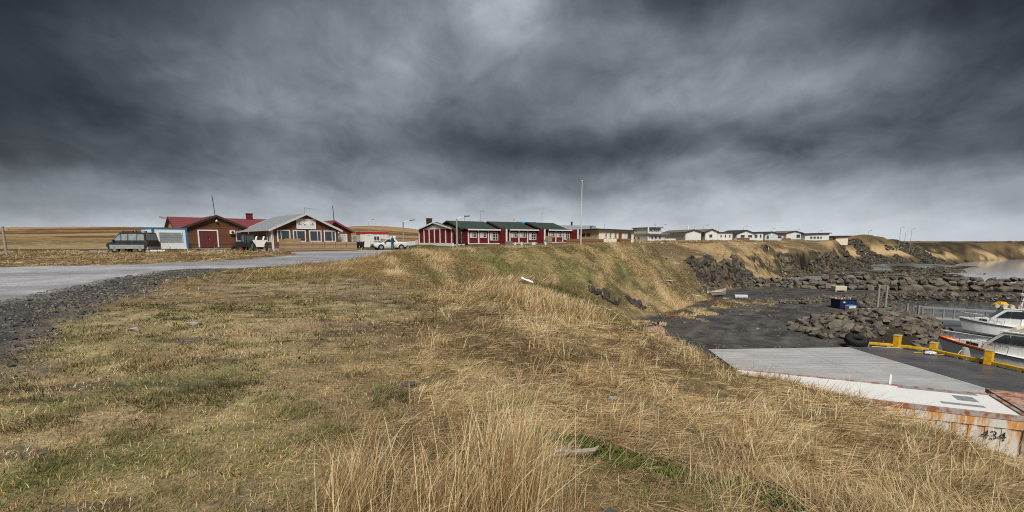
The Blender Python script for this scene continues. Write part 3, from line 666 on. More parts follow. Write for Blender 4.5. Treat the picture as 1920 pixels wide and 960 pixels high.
# ------------------------------------------------------------------ rocks
def rock_mesh(name, seed, m, n=20, flat=.75):
    rs = np.random.RandomState(seed); bm = bmesh.new()
    for p in rs.normal(0, 1, (n, 3)):
        p = p / np.linalg.norm(p); p = p * (.82 + .3 * rs.rand()); p = np.clip(p, -.86, .86)
        bm.verts.new((p[0], p[1] * .85, p[2] * flat))
    r = bmesh.ops.convex_hull(bm, input=bm.verts)
    bmesh.ops.delete(bm, geom=[g for g in r['geom_interior'] if isinstance(g, bmesh.types.BMVert)], context='VERTS')
    bmesh.ops.bevel(bm, geom=list(bm.edges), offset=.07, segments=1, affect='EDGES', clamp_overlap=True)
    bmesh.ops.triangulate(bm, faces=bm.faces)
    me = bpy.data.meshes.new(name); bm.to_mesh(me); bm.free()
    if m: me.materials.append(m)
    return me
M_ROCK = mat('basalt', (.125, .103, .082), .88, kind='rock', var=.3, scale=1.4)
M_ROCKS = mat('basalt_pile', rough=.9, attr=True, kind='rock', var=.3, scale=1.4)
def rock_stuff(name, x, y, z, s, col, label, flat=.7, cat='rocks', zs=1.0):
    T = []
    for k in range(7):
        me = rock_mesh('tmp', 500 + k, None, 14, flat)
        v = np.zeros(len(me.vertices) * 3); me.vertices.foreach_get('co', v); f = np.zeros(len(me.polygons) * 3, int); me.polygons.foreach_get('vertices', f)
        T.append((v.reshape(-1, 3), f.reshape(-1, 3))); bpy.data.meshes.remove(me)
    VV, FF, CC = [], [], []; off = 0; n = len(x)
    for k in range(7):
        ids = np.arange(k, n, 7); v, f = T[k]; m = len(ids)
        if m == 0: continue
        a = RS.uniform(0, 6.28, m); b = RS.uniform(-.7, .7, m); g = RS.uniform(-.7, .7, m)
        sx = s[ids][:, None] * RS.uniform(.75, 1.35, (m, 3)) * np.array([[1, 1, zs]])
        P = v[None] * sx[:, None, :]
        def rot(P, i, j, an):
            c, sn = np.cos(an)[:, None], np.sin(an)[:, None]; p, q = P[..., i].copy(), P[..., j].copy(); P[..., i] = p * c - q * sn; P[..., j] = p * sn + q * c
        rot(P, 0, 2, b); rot(P, 1, 2, g); rot(P, 0, 1, a)
        P += np.stack([x[ids], y[ids], z[ids]], -1)[:, None, :]
        VV.append(P.reshape(-1, 3)); FF.append((f[None] + (np.arange(m) * len(v))[:, None, None] + off).reshape(-1, 3)); off += m * len(v)
        CC.append(np.repeat(col[ids] * RS.uniform(.65, 1.35, (m, 1)), len(v), 0))
    V = np.concatenate(VV); F = np.concatenate(FF); C_ = np.concatenate(CC)
    st = np.arange(len(F)) * 3
    me = np_mesh(name, V, F.ravel(), st, np.full(len(F), 3), M_ROCKS, np.clip(C_, .01, .6)); o = bpy.data.objects.new(name, me); link(o); tag(o, label, cat, None, 'stuff')
def rocks():
    # cliff faces
    n = 60000; r = RS.uniform(66, 165, n); a = np.radians(RS.uniform(14, 50, n)); x, y = r * np.sin(a), r * np.cos(a)
    d, w = poly_sd(x, y, FOOT, True, [p[2] for p in FOOT]); wob = (fbm(x, y, 7, 31, 4) - .5); d2 = d + wob * np.minimum(w, 12) * lerp(.22, .5, sst(r, 60, 90))
    ok = (w < 8) & (d2 > -1.0) & (d2 < w * lerp(.45, .8, fbm(x, y, 6, 303, 3))) & (fbm(x, y, 4, 301, 3) > .44) & (y > 66)
    x, y, w, d2 = x[ok][:2600], y[ok][:2600], w[ok][:2600], d2[ok][:2600]; n = len(x); z = surf(x, y) + RS.uniform(-.6, -.1, n)
    col = np.array([[.030, .024, .018], [.055, .043, .032], [.085, .062, .042], [.06, .05, .03], [.022, .018, .015]])[RS.randint(0, 5, n)]
    rock_stuff('cliff_rocks', x, y, z, RS.uniform(.3, 1.0, n), col * .75, 'dark broken basalt crags of the low cliff behind the gravel yard', zs=1.7)
    n = 26000; r = RS.uniform(150, 260, n); a = np.radians(RS.uniform(34, 54, n)); x, y = r * np.sin(a), r * np.cos(a)
    d, w = poly_sd(x, y, FOOT, True, [p[2] for p in FOOT]); ok = (d > -2) & (d < w * .8) & (fbm(x, y, 11, 331, 4) > .44 + .22 * np.clip(d / w, 0, 1)); x, y = x[ok][:3200], y[ok][:3200]; n = len(x)
    rock_stuff('headland_rocks', x, y, surf(x, y) - .1, RS.uniform(.4, 1.1, n), np.array([[.035, .028, .022], [.06, .048, .036], [.05, .05, .028]])[RS.randint(0, 3, n)], 'dark outcrops breaking through the far headland slope', .6)
    # rock outcrop in the gully bank
    n = 60; x = np.concatenate([RS.normal(10.2, .9, 30), RS.normal(13.6, .5, 30)]); y = np.concatenate([RS.normal(51.5, .35, 30), RS.normal(53.2, .35, 30)])
    rock_stuff('bank_outcrop', x, y, surf(x, y) + .0, RS.uniform(.2, .5, n), np.tile([[.035, .028, .022]], (n, 1)), 'black rock showing through the grassy gully bank')
    # shore
    n = 22000; r = RS.uniform(88, 215, n); a = np.radians(RS.uniform(26, 56, n)); x, y = r * np.sin(a), r * np.cos(a); z = surf(x, y)
    d = poly_sd(x, y, FOOT); bl = np.interp(x, [p[0] for p in BW], [p[1] for p in BW])
    nn = fbm(x, y * 1.8, 12, 305, 4)
    ok = (y > bl + 6) & (z > SEA - .7) & (z < -4.6) & (((nn > .60) & (z < SEA + .55)) | ((d > -2) & (d < 3.5) & (nn > .42))) & (d < 5)
    x, y, z, r = x[ok], y[ok], z[ok], r[ok]; n = len(x); col = np.array([[.025, .018, .014], [.05, .038, .028], [.035, .03, .018], [.075, .06, .045]])[RS.randint(0, 4, n)]
    rock_stuff('shore_rocks', x, y, z, RS.uniform(.2, .75, n) * (r / 140), col, 'dark seaweed covered rocks along the tide line', .5)
    # riprap between the breakwater track and the harbour, and the west bank of the basin
    n = 26000; x = RS.uniform(24, 110, n); y = RS.uniform(37, 78, n); db = poly_sd(x, y, BASIN); z = surf(x, y); bl = np.interp(x, [p[0] for p in BW], [p[1] for p in BW])
    mnd = (z > YARD + .22) & (x > 22) & (y < 52)
    bank = (db > -4.2) & (db < 2.0) & (y > 40) & (y < bl - 3) & ~((x < 36) & (y < 41))
    bank |= (db >= 2) & (db < 5.5) & (x < 50) & (y > 50) & (y < 68) & ~((x < 41.5) & (y > 53) & (y < 59.5))
    spit = (np.hypot((x - 39) / 6, (y - 63) / 2.2) < 1)
    ok = mnd | bank | spit; x, y, z, db = x[ok], y[ok], z[ok], db[ok]
    keep = RS.rand(len(x)) < .8; x, y, z, db = x[keep], y[keep], z[keep], db[keep]; n = len(x)
    wet = sst(-z, 6.6, 7.6)[:, None]
    col = np.array([[.15, .125, .10], [.10, .085, .07], [.19, .165, .14], [.125, .09, .06], [.07, .06, .052]])[RS.randint(0, 5, n)]
    col = lerp(col, np.array([[.028, .024, .017]]), wet)
    rock_stuff('riprap', x, y, z + .05, np.clip(np.exp(RS.normal(-1.25, .42, n)), .12, .8), col, 'loose broken stones filling the harbour banks between the larger boulders')
    # individual boulders: breakwater wall
    protos = [rock_mesh('boulder', 20 + k, M_ROCK, 22, .8) for k in range(9)]; cnt = 0
    def boulder(x, y, z, s, label, group, sq=.8):
        nonlocal cnt
        o = bpy.data.objects.new('boulder', protos[random.randrange(9)]); link(o)
        o.location = (x, y, z); o.scale = (s * random.uniform(.9, 1.35), s * random.uniform(.8, 1.1), s * sq * random.uniform(.85, 1.15))
        o.rotation_euler = (random.uniform(-.35, .35), random.uniform(-.35, .35), random.uniform(0, 6.28)); tag(o, label, 'boulder', group); cnt += 1
    S = [0]
    for i in range(len(BW) - 1): S.append(S[-1] + math.dist(BW[i], BW[i + 1]))
    def along(t):
        for i in range(len(BW) - 1):
            if t <= S[i + 1]: k = (t - S[i]) / (S[i + 1] - S[i]); return lerp(np.array(BW[i]), np.array(BW[i + 1]), k)
        return np.array(BW[-1])
    for row, (dy, dz, s) in enumerate(((0, .25, .95), (.7, 1.15, .88), (1.7, 1.75, .72))):
        t = row * .6
        while t < S[-1] - 68 + 16:
            p = along(t); sc = s * random.uniform(.75, 1.3) * (.8 if t < 14 else 1)
            boulder(p[0], p[1] + dy + random.uniform(-.2, .2), surf(p[:1], p[1:])[0] * 0 + YARD + dz * (.75 if t < 14 else 1) + random.uniform(-.12, .12), sc, ('large brown grey boulder in the bottom course of the breakwater wall', 'brown grey boulder in the middle course of the breakwater wall', 'boulder in the ragged top course of the breakwater wall')[row], ('bottom course boulders of the breakwater', 'middle course boulders of the breakwater', 'top course boulders of the breakwater')[row])
            t += sc * 1.62
    nb = cnt
    # individual boulders: mound beside the quay
    pts = []
    tries = 0
    while len(pts) < 120 and tries < 20000:
        tries += 1; x = random.uniform(23, 45); y = random.uniform(37.5, 50); z = float(surf(np.array([x]), np.array([y]))[0]); db = float(poly_sd(np.array([x]), np.array([y]), BASIN)[0])
        if z < YARD + .15 and not (-2.5 < db < .5 and x > 32): continue
        if z < SEA - .2: continue
        s = random.uniform(.38, .72)
        if all(math.hypot(x - q[0], y - q[1]) > (s + q[2]) * .78 for q in pts): pts.append((x, y, s, z))
    for x, y, s, z in pts: kk = 0 if x < 29 else 1 if x < 37 else 2; boulder(x, y, z + .18, s, ('boulder at the gravel yard end of the quayside mound, near the big tyre', 'boulder on the middle of the quayside mound behind the yellow kerb', 'boulder at the harbour end of the quayside mound, near the gangway')[kk], ('mound boulders near the tyre', 'boulders on the middle of the mound', 'mound boulders near the gangway')[kk], .7)
    # loose stones on the road shoulder and in the yard
    n = 42000; r = RS.uniform(5, 34, n); a = np.radians(RS.uniform(-57, -22, n)); x, y = r * np.sin(a), r * np.cos(a); rs = road_sd(x, y); dn = poly_sd(x, y, ROAD_NEAR, False)
    ok = (rs < .9) & (dn < 2.3) & (RS.rand(n) < np.clip(1.2 - dn / 3, .08, 1)); x, y, r = x[ok][:6000], y[ok][:6000], r[ok][:6000]; n = len(x)
    rock_stuff('loose_gravel', x, y, surf(x, y) + .004, np.exp(RS.normal(-4.1, .45, n)) * np.clip(r / 10, .8, 2.2), np.array([[.10, .095, .09], [.17, .16, .155], [.06, .055, .052], [.28, .27, .26]])[RS.choice(4, n, p=[.4, .25, .27, .08])], 'loose gravel stones along the dark road shoulder', .6)
    n = 9000; x = RS.uniform(9, 46, n); y = RS.uniform(36, 82, n); d = poly_sd(x, y, FOOT); ok = (d < -.3) & (surf(x, y) < YARD + .3) & (surf(x, y) > YARD - .3) & ((RS.rand(n) < .25) | (d > -3)); x, y = x[ok], y[ok]; n = len(x)
    rock_stuff('yard_stones', x, y, surf(x, y), np.exp(RS.normal(-2.9, .5, n)), np.array([[.07, .065, .06], [.14, .13, .12], [.2, .19, .17]])[RS.randint(0, 3, n)], 'scattered small stones on the gravel yard', .6)
    print('boulders', nb, cnt)
rocks()
# ------------------------------------------------------------------ common materials
M_WHITE = mat('white_paint', (.74, .74, .72), .5, var=.07, scale=2)
M_GLASS = mat('window_glass', (.03, .04, .045), .08, var=.2, spec=.9)
M_GREYM = mat('galvanised', (.42, .43, .43), .45, .6)
M_DARK = mat('dark_rubber', (.02, .02, .021), .8, var=.2)
M_YEL = mat('yellow_paint', (.70, .40, .015), .55, var=.35, scale=5)
M_ORANGE = mat('orange_paint', (.85, .17, .03), .5)
M_WOOD = mat('raw_timber', (.33, .235, .13), .8, var=.2, kind='planks')
M_CONC = mat('concrete', (.30, .295, .285), .8, var=.14, scale=.6, bump=.15)
M_CONCL = mat('light_slab', (.42, .42, .415), .6, var=.14, scale=.45, bump=.1, bscale=6, kind='joints')
M_WETQ = mat('wet_concrete', (.095, .095, .10), .42, var=.3, scale=.5, bump=.2, bscale=9, spec=.5, kind='joints')
M_RUST = mat('rust', (.28, .10, .045), .85, var=.4, scale=5)
M_WROD = mat('weathered_post', (.30, .275, .24), .8, var=.2)
# ------------------------------------------------------------------ quay
def quay():
    g = MB(); g.prism([(25.2, 35.4), (26.4, 36.3), (28.9, 35.9), (30.3, 34.2), (31.2, 30.6), (32.6, 26.0), (37.4, 14.2), (45.4, 2.2), (55, -14), (30, -14), (25.8, 20.0)], YARD - 2.6, YARD + .17, 'z')
    tag(g.build('quay_deck', M_WETQ), 'dark wet concrete quay deck beside the boats', 'quay', None, 'structure')
    g = MB(); g.prism([(14.4, 34.7), (23.6, 35.3), (25.2, 35.4), (25.8, 20.0), (26.5, 10), (12.5, 10), (13.2, 22)], YARD - .5, YARD + .15, 'z')
    tag(g.build('concrete_slab', M_CONCL), 'pale dry concrete slab between the gravel yard and the dark quay', 'slab', None, 'structure')
    # shipping container
    top = YARD + 2.75; A = onz(1862, 741, top); B = onz(1436, 698, top); ax = (A - B).normalized(); ay = Vector((-ax.y, ax.x, 0))
    rz = math.atan2(ax.y, ax.x); L = 12.2; Wd = 2.44; H = 2.6
    base = A - ax * L - ay * Wd
    root = empty('shipping_container', (base.x, base.y, YARD + .15), rz, 'long white steel container with rusty frame standing below the grass bank', 'container')
    M_CW = mat('container_white', (.62, .60, .54), .55, var=.07, kind='rust', scale=1.5); M_TOP = mat('container_roof_white', (.80, .80, .78), .5, var=.05, scale=.8)
    g = MB(); xs = np.linspace(.12, L - .12, 60); prof = []
    g.box(.1, L - .1, .04, Wd - .04, .15, H - .1)
    for i in range(30):
        x0 = .2 + i * (L - .4) / 30; g.box(x0, x0 + .2, .012, .04, .2, H - .42)
    g.box(.1, L - .1, -.012, .04, H - .40, H - .12)
    g.build('side_panel', M_CW, root)
    g = MB(); g.box(.16, L - .16, .14, Wd - .07, H - .1, H + .0); g.build('roof_panel', M_TOP, root)
    g = MB()
    for yy in (0, Wd - .06): g.box(0, L, yy - .03, yy + .09, H - .12, H + .03); g.box(0, L, yy - .03, yy + .09, 0, .15)
    for xx in (0, L - .12):
        g.box(xx, xx + .12, .09, Wd - .09, H - .12, H + .028); g.box(xx, xx + .12, .09, Wd - .09, 0, .15)
        for yy in (-.03, Wd - .13): g.box(xx - .003, xx + .15, yy, yy + .16, .002, H + .035)
    g.build('frame', mat('rusty_frame', (.40, .36, .33), .8, kind='rusty', var=.2), root)
    for (x0, x1, y0, y1) in ((10.9, 11.45, 1.25, 1.85), (10.3, 11.4, .62, .85), (9.5, 11.7, 2.12, 2.34)):
        g = MB(); g.box(x0, x1, y0, y1, H + .002, H + .006); g.build('roof_patch', mat('grey_patch', (.24, .26, .27), .7, var=.3, scale=7), root)
    g = MB(); g.bar((9.3, Wd - .03, H), (9.3, Wd - .03, H + .4), .07); g.build('roof_pin', M_WHITE, root)
    text_mesh('number', '434', .40, mat('black_lettering', (.025, .025, .03), .6), root, (11.12, -.017, H - .80), (math.radians(90), 0, 0))
    # second rusty container butted against it
    g = MB(); root2 = empty('rusty_container', (base.x + ax.x * (L + .12), base.y + ax.y * (L + .12), YARD + .15), rz, 'rust pitted pinkish steel container at the end of the white one', 'container')
    g.box(.05, 6.0, .03, Wd + .9, .1, H - .02); g.build('body', mat('pitted_paint', (.50, .36, .29), .8, kind='rusty', var=.25), root2)
    g = MB(); g.box(0, 6.05, -.02, .07, H - .14, H + .01); g.box(0, .1, .07, Wd + .93, H - .14, H + .01); g.build('frame', mat('rusty_frame'), root2)
    # kerb beams and bollards
    KB = [onz(1677, 652, YARD + .17), onz(1745, 661, YARD + .17), onz(1852, 684, YARD + .17), onz(2000, 716, YARD + .17)]
    for k_ in KB: k_.z = 0
    print('kerb', KB)
    K = [Vector((26.6, 36.15, 0)), KB[0], KB[1], KB[2], KB[3]]
    labs = ['yellow kerb beam running from the big tyre to the first bollard', 'yellow kerb beam between the first bollard and the rope heap', 'yellow kerb beam beside the white boat bow', 'yellow kerb beam running out of the picture past the boat']
    for i in range(4):
        a, b = K[i], K[i + 1]; d = (b - a).normalized(); z = YARD + .17
        r = empty('kerb_beam', (a.x, a.y, z), math.atan2(d.y, d.x), labs[i], 'kerb beam', 'yellow kerb beams of the quay')
        Ln = (b - a).length - .1
        g = MB(); g.box(.1, Ln, -.11, .11, .10, .28); g.build('beam', M_YEL, r, .02)
        g = MB(); k = .3
        while k < Ln: g.box(k, k + .22, -.13, .13, 0, .1); k += 1.3
        g.build('footing', M_CONC, r)
    for (x, y, lab) in ((KB[0].x + .1, KB[0].y - .05, 'yellow steel bollard at the corner near the big tyre'), (KB[2].x, KB[2].y, 'yellow steel bollard beside the white boat cabin'), (KB[1].x + .25, KB[1].y + .1, 'small yellow bollard behind the rope heap')):
        r = empty('bollard', (x, y, YARD + .17), -1.0, lab, 'bollard', 'yellow quay bollards'); h = .95 if 'small' not in lab else .7
        g = MB(); g.box(-.2, .2, -.2, .2, .02, h); g.build('post', M_YEL, r, .02)
        g = MB(); g.box(-.24, .24, -.24, .24, 0, .06); g.build('foot_plate', M_RUST, r)
        g = MB(); g.box(-.215, .215, -.215, .215, h - .04, h + .02); g.build('cap', mat('faded_cap', (.55, .42, .2), .7), r)
    r = empty('concrete_cone', (30.55, 31.9, YARD + .17), 0, 'grey tapered concrete mooring post beside the kerb', 'mooring post')
    g = MB(); g.tube([(0, 0, 0), (0, 0, .1), (0, 0, .5), (0, 0, .72), (0, 0, .76)], [.36, .34, .25, .17, .1], 14); g.build('cone', M_CONC, r, smooth=False)
    g = MB(); g.tube([(-.12, 0, .6), (-.3, 0, .5), (-.42, 0, .3)], .02, 6); g.build('rope_loop', M_WHITE, r)
    r = empty('mooring_winch', (30.9, 31.3, YARD + .17), -.9, 'grey steel bracket leaning against the kerb near the cone', 'bracket')
    g = MB(); g.bar((0, -.2, 0), (.55, .1, .55), .09); g.bar((.55, .1, .55), (.85, .3, 0), .07); g.build('strut', M_GREYM, r)
    # tyre
    R = .52; r = .22; x, y = 26.1, 35.95
    root = empty('tyre', (x, y, YARD + .2), -.4, 'big black tractor tyre lying at the edge of the boulder mound', 'tyre')
    g = MB(); rings = []
    for k in range(28):
        a = 2 * math.pi * k / 28; ring = []
        for q in range(10):
            b = 2 * math.pi * q / 10; rr = R + math.copysign(abs(math.cos(b)) ** .7, math.cos(b)) * r; zz = math.copysign(abs(math.sin(b)) ** .7, math.sin(b)) * .25
            ring.append((rr * math.cos(a), rr * math.sin(a), zz))
        rings.append(ring)
    rings.append(rings[0]); g.loft(rings, False); o = g.build('casing', M_DARK, root, smooth=True); o.rotation_euler = (.32, .1, 0); o.location = (0, 0, .36)
    g = MB()
    for k in range(24):
        a = 2 * math.pi * k / 24; c, s = math.cos(a), math.sin(a); g.bar((.745 * c, .745 * s, -.2), (.745 * math.cos(a + .12), .745 * math.sin(a + .12), .2), .07, .05)
    o = g.build('tread', M_DARK, root); o.rotation_euler = (.32, .1, 0); o.location = (0, 0, .36)
    # rope and net heap
    g = MB()
    for k in range(26):
        pts = []; a0 = random.uniform(0, 6.28); rr = random.uniform(.2, .6)
        for q in range(9): pts.append((rr * math.cos(a0 + q * .7) * random.uniform(.6, 1.1), rr * math.sin(a0 + q * .7) * .7, .05 + .30 * random.random() * (1 - rr)))
        g.tube(pts, .028, 5)
    o = g.build('rope_heap', mat('old_rope', (.24, .20, .17), .9, var=.4, scale=8), loc=(29.95, 33.6, YARD + .2)); tag(o, 'tangled brown heap of rope and netting against the yellow kerb', 'rope heap')
    g = MB()
    for k in range(9):
        a0 = random.uniform(0, 6.28); g.tube([(random.uniform(.1, .4) * math.cos(a0 + q), random.uniform(.1, .3) * math.sin(a0 + q), .04 + .04 * k / 3) for q in range(7)], .03, 5)
    o = g.build('white_rope_coil', M_WHITE, loc=(29.2, 33.0, YARD + .2)); tag(o, 'small coil of white rope lying on the dark quay deck', 'rope coil')
    g = MB(); g.tube([(26.9, 35.4, 0), (28.0, 34.9, .01), (28.8, 34.7, .02), (29.3, 34.0, .02), (30.0, 33.2, 0)], .035, 6); o = g.build('mooring_rope', mat('pale_rope', (.5, .48, .42), .8), loc=(0, 0, YARD + .21)); tag(o, 'long pale mooring rope stretched along the quay inside the kerb', 'rope')
    r = empty('marker_pole', (28.4, 33.4, YARD + .22), -.5, 'yellow marker pole with an orange float lying on the quay', 'marker pole')
    g = MB(); g.tube([(0, 0, 0), (2.5, 0, .02)], .025, 6); g.build('pole', M_YEL, r); g = MB(); g.sphere((2.65, 0, .06), (.22, .1, .1)); g.build('float', M_ORANGE, r, smooth=True)
quay()
# ------------------------------------------------------------------ boats
def make_boat(loc, rz, L=9.6, B=2.9, label='', text=None, full=True, lower=(.07, .08, .10)):
    """x forward from stern (0) to bow (L), z = 0 at the waterline"""
    root = empty('motor_boat', loc, rz, label, 'boat')
    M_H = mat('hull_grey', (.80, .80, .79), .35, var=.05)
    st = []
    for i in range(15):
        t = i / 14; x = L * t; b = B / 2 * (1 - max(0, (t - .45) / .55) ** 2.3); b = max(b, .03)
        keel = -.45 + .9 * max(0, (t - .8) / .2) ** 2; sheer = .95 + .55 * t ** 2; xr = x + .0
        chz = .05 + .35 * t ** 2
        st.append([(xr - .0 * t, 0, keel), (xr, b * .95, chz), (xr + .28 * t * t, b * .97, sheer - .28), (xr + .35 * t * t, b, sheer), (xr + .35 * t * t, 0, sheer + .03), (xr + .35 * t * t, -b, sheer), (xr + .28 * t * t, -b * .97, sheer - .28), (xr, -b * .95, chz)])
    g = MB(); g.loft(st); g.build('hull', M_H, root)
    g = MB()
    for s in (-1, 1):
        for i in range(14):
            a, b = st[i][3 if s > 0 else 5], st[i + 1][3 if s > 0 else 5]; g.bar((a[0], a[1] + .02 * s, a[2] - .05), (b[0], b[1] + .02 * s, b[2] - .05), .07, .09)
    g.build('rub_rail', mat('rail_dark', (.06, .06, .07), .6), root)
    g = MB()
    for s in (-1, 1):
        for i in range(9, 14):
            a, b = st[i][3 if s > 0 else 5], st[i + 1][3 if s > 0 else 5]; g.bar((a[0], a[1] + .035 * s, a[2] + .04), (b[0], b[1] + .035 * s, b[2] + .04), .05, .11)
    g.build('bow_stripe', M_ORANGE if text else M_WHITE, root)
    g = MB()   # foredeck trunk
    g.loft([[(x, b, z0), (x, b * .8, z1), (x, -b * .8, z1), (x, -b, z0)] for x, b, z0, z1 in ((L * .66, B * .36, 1.0, 1.66), (L * .76, B * .32, 1.15, 1.66), (L * .86, B * .2, 1.3, 1.6), (L * .93, B * .07, 1.42, 1.5))]); g.build('foredeck', M_WHITE, root)
    for s in (-1, 1):
        g = MB(); g.bar((L * .76, s * B * .315, 1.44), (L * .84, s * B * .24, 1.49), .05, .2); g.build('deck_window', M_GLASS, root)
    # wheelhouse
    x0, x1 = L * .42, L * .72; b = B * .36; z0, z1 = .95, 2.6
    g = MB(); g.loft([[(x0, b, z0), (x0, b * .92, z1), (x0, -b * .92, z1), (x0, -b, z0)], [(x1 - .85, b, z0), (x1 - .85, b * .92, z1), (x1 - .85, -b * .92, z1), (x1 - .85, -b, z0)], [(x1 + .25, b * .92, z0), (x1 - .0, b * .9, 1.75), (x1 - .0, -b * .9, 1.75), (x1 + .25, -b * .92, z0)]]); cabin = g.build('wheelhouse', M_WHITE, root)
    g = MB(); g.box(x0 - .25, x1 - .7, -b * .98, b * .98, z1 + .002, z1 + .08); g.build('wheelhouse_roof', M_WHITE, root, .02)
    for s in (-1, 1):
        g = MB(); yy = s * b
        g.prism([(x1 - .35, 1.83), (x1 - .95, 2.42), (x1 - 1.25, 2.45), (x1 - 1.25, 1.83)], yy * .985 + .0 * s, yy * .985 + .035 * s, 'y'); g.prism([(x1 - 1.3, 1.83), (x1 - 1.3, 2.45), (x1 - 2.1, 2.45), (x1 - 2.1, 1.83)], yy * .985, yy * .985 + .035 * s, 'y')
        g.build('side_window', M_GLASS, root)
    g = MB(); g.hull8([(x1 - .0 + .03, -b * .8, 1.82), (x1 + .03, b * .8, 1.82), (x1 + .0, b * .8, 1.80), (x1 + .0, -b * .8, 1.80), (x1 - .72, -b * .8, 2.52), (x1 - .72, b * .8, 2.52), (x1 - .76, b * .8, 2.50), (x1 - .76, -b * .8, 2.50)]); g.build('windscreen', M_GLASS, root)
    if text:
        text_mesh('lettering', text, .21, mat('black_lettering', (.025, .025, .03), .6), root, (x1 - .15, b + .04, 1.55), (math.radians(90), 0, math.radians(180)))
    # roof gear: life raft, rack, mast, antennas
    g = MB()
    for k in range(4): g.tube([(x0 + .1 + k * .5, -b * .7, z1 + .24), (x0 + .1 + k * .5, b * .7, z1 + .24)], .16, 10)
    g.build('fender_rack', mat('cream_fender', (.62, .56, .46), .6, var=.2, scale=6), root, smooth=False)
    g = MB(); g.bar((x0, 0, z1), (x0 - .1, 0, z1 + 1.3), .1); g.bar((x0 - .05, -.7, z1 + .8), (x0 - .05, .7, z1 + .8), .06); g.bar((x0 - .1, -.4, z1 + 1.2), (x0 - .1, .4, z1 + 1.2), .05); g.build('mast', M_WHITE, root)
    g = MB(); g.tube([(x0 - .05, 0, z1 + 1.3), (x0 - .05, 0, z1 + 1.48)], [.32, .26], 14); g.build('radar', M_WHITE, root)
    for k, (yy, h, lean) in enumerate(((-.6, 2.6 if text else 4.6, .1), (.5, 3.4 if text else 5.2, .35), (.7, 2.2 if text else 3.8, .2))):
        g = MB(); g.tube([(x0, yy, z1), (x0 - lean, yy, z1 + h)], [.03, .015], 6); g.build('antenna', M_GREYM, root)
    if full:
        g = MB()
        for s in (-1, 1):
            P = []
            for i in range(8, 15):
                p = st[i][3 if s > 0 else 5]; P.append((p[0] - .05, p[1] * .95, p[2] + .55)); g.bar((p[0], p[1] * .97, p[2]), P[-1], .03)
            g.tube(P, .022, 6)
        g.build('pulpit_rail', M_GREYM, root)
        g = MB(); g.box(.2, x0 - .3, -B * .42, -B * .36, .9, 1.6); g.box(.2, x0 - .3, B * .36, B * .42, .9, 1.6); g.box(.1, .2, -B * .42, B * .42, .9, 1.6); g.build('bulwark', M_WHITE, root)
        for s in (1, -1):
            for xx in (L * .18, L * .27): g = MB(); g.tube([(xx, s * (B / 2 + .12), .98), (xx + .45, s * (B / 2 + .12), .98)], .13, 10); g.build('orange_fender', M_ORANGE, root)
        g = MB(); g.loft([[(x, s_ * (B / 2 * k) , z) for s_, k, z in ((1, .80, .05), (1, .99, .42), (1, 1.0, .44), (1, .82, .02))] for x in (.1, L * .45)]); g.loft([[(x, -s_ * (B / 2 * k), z) for s_, k, z in ((1, .80, .05), (1, .99, .42), (1, 1.0, .44), (1, .82, .02))] for x in (.1, L * .45)]); g.build('dark_bilge', mat('bilge', (.05, .07, .11), .5), root)
    return root
bow = Vector((33.0, 36.6, SEA)); stern = Vector((37.0, 28.4, SEA)); dv = (bow - stern).normalized()
make_boat(tuple(bow - dv * 9.9), math.atan2(dv.y, dv.x), label='white and grey motor boat with orange bow stripe moored beside the yellow kerb', text='MELA SH 70')
make_boat((59.5, 44.5, SEA), math.radians(176), 8.4, 2.7, 'white fishing boat moored at the pontoon beyond the gangway', None, False)
make_boat((48.7, 42.2, SEA), math.radians(142), 6.4, 2.1, 'small white cabin boat with tall antennas lying behind the nearest boat', None, True)
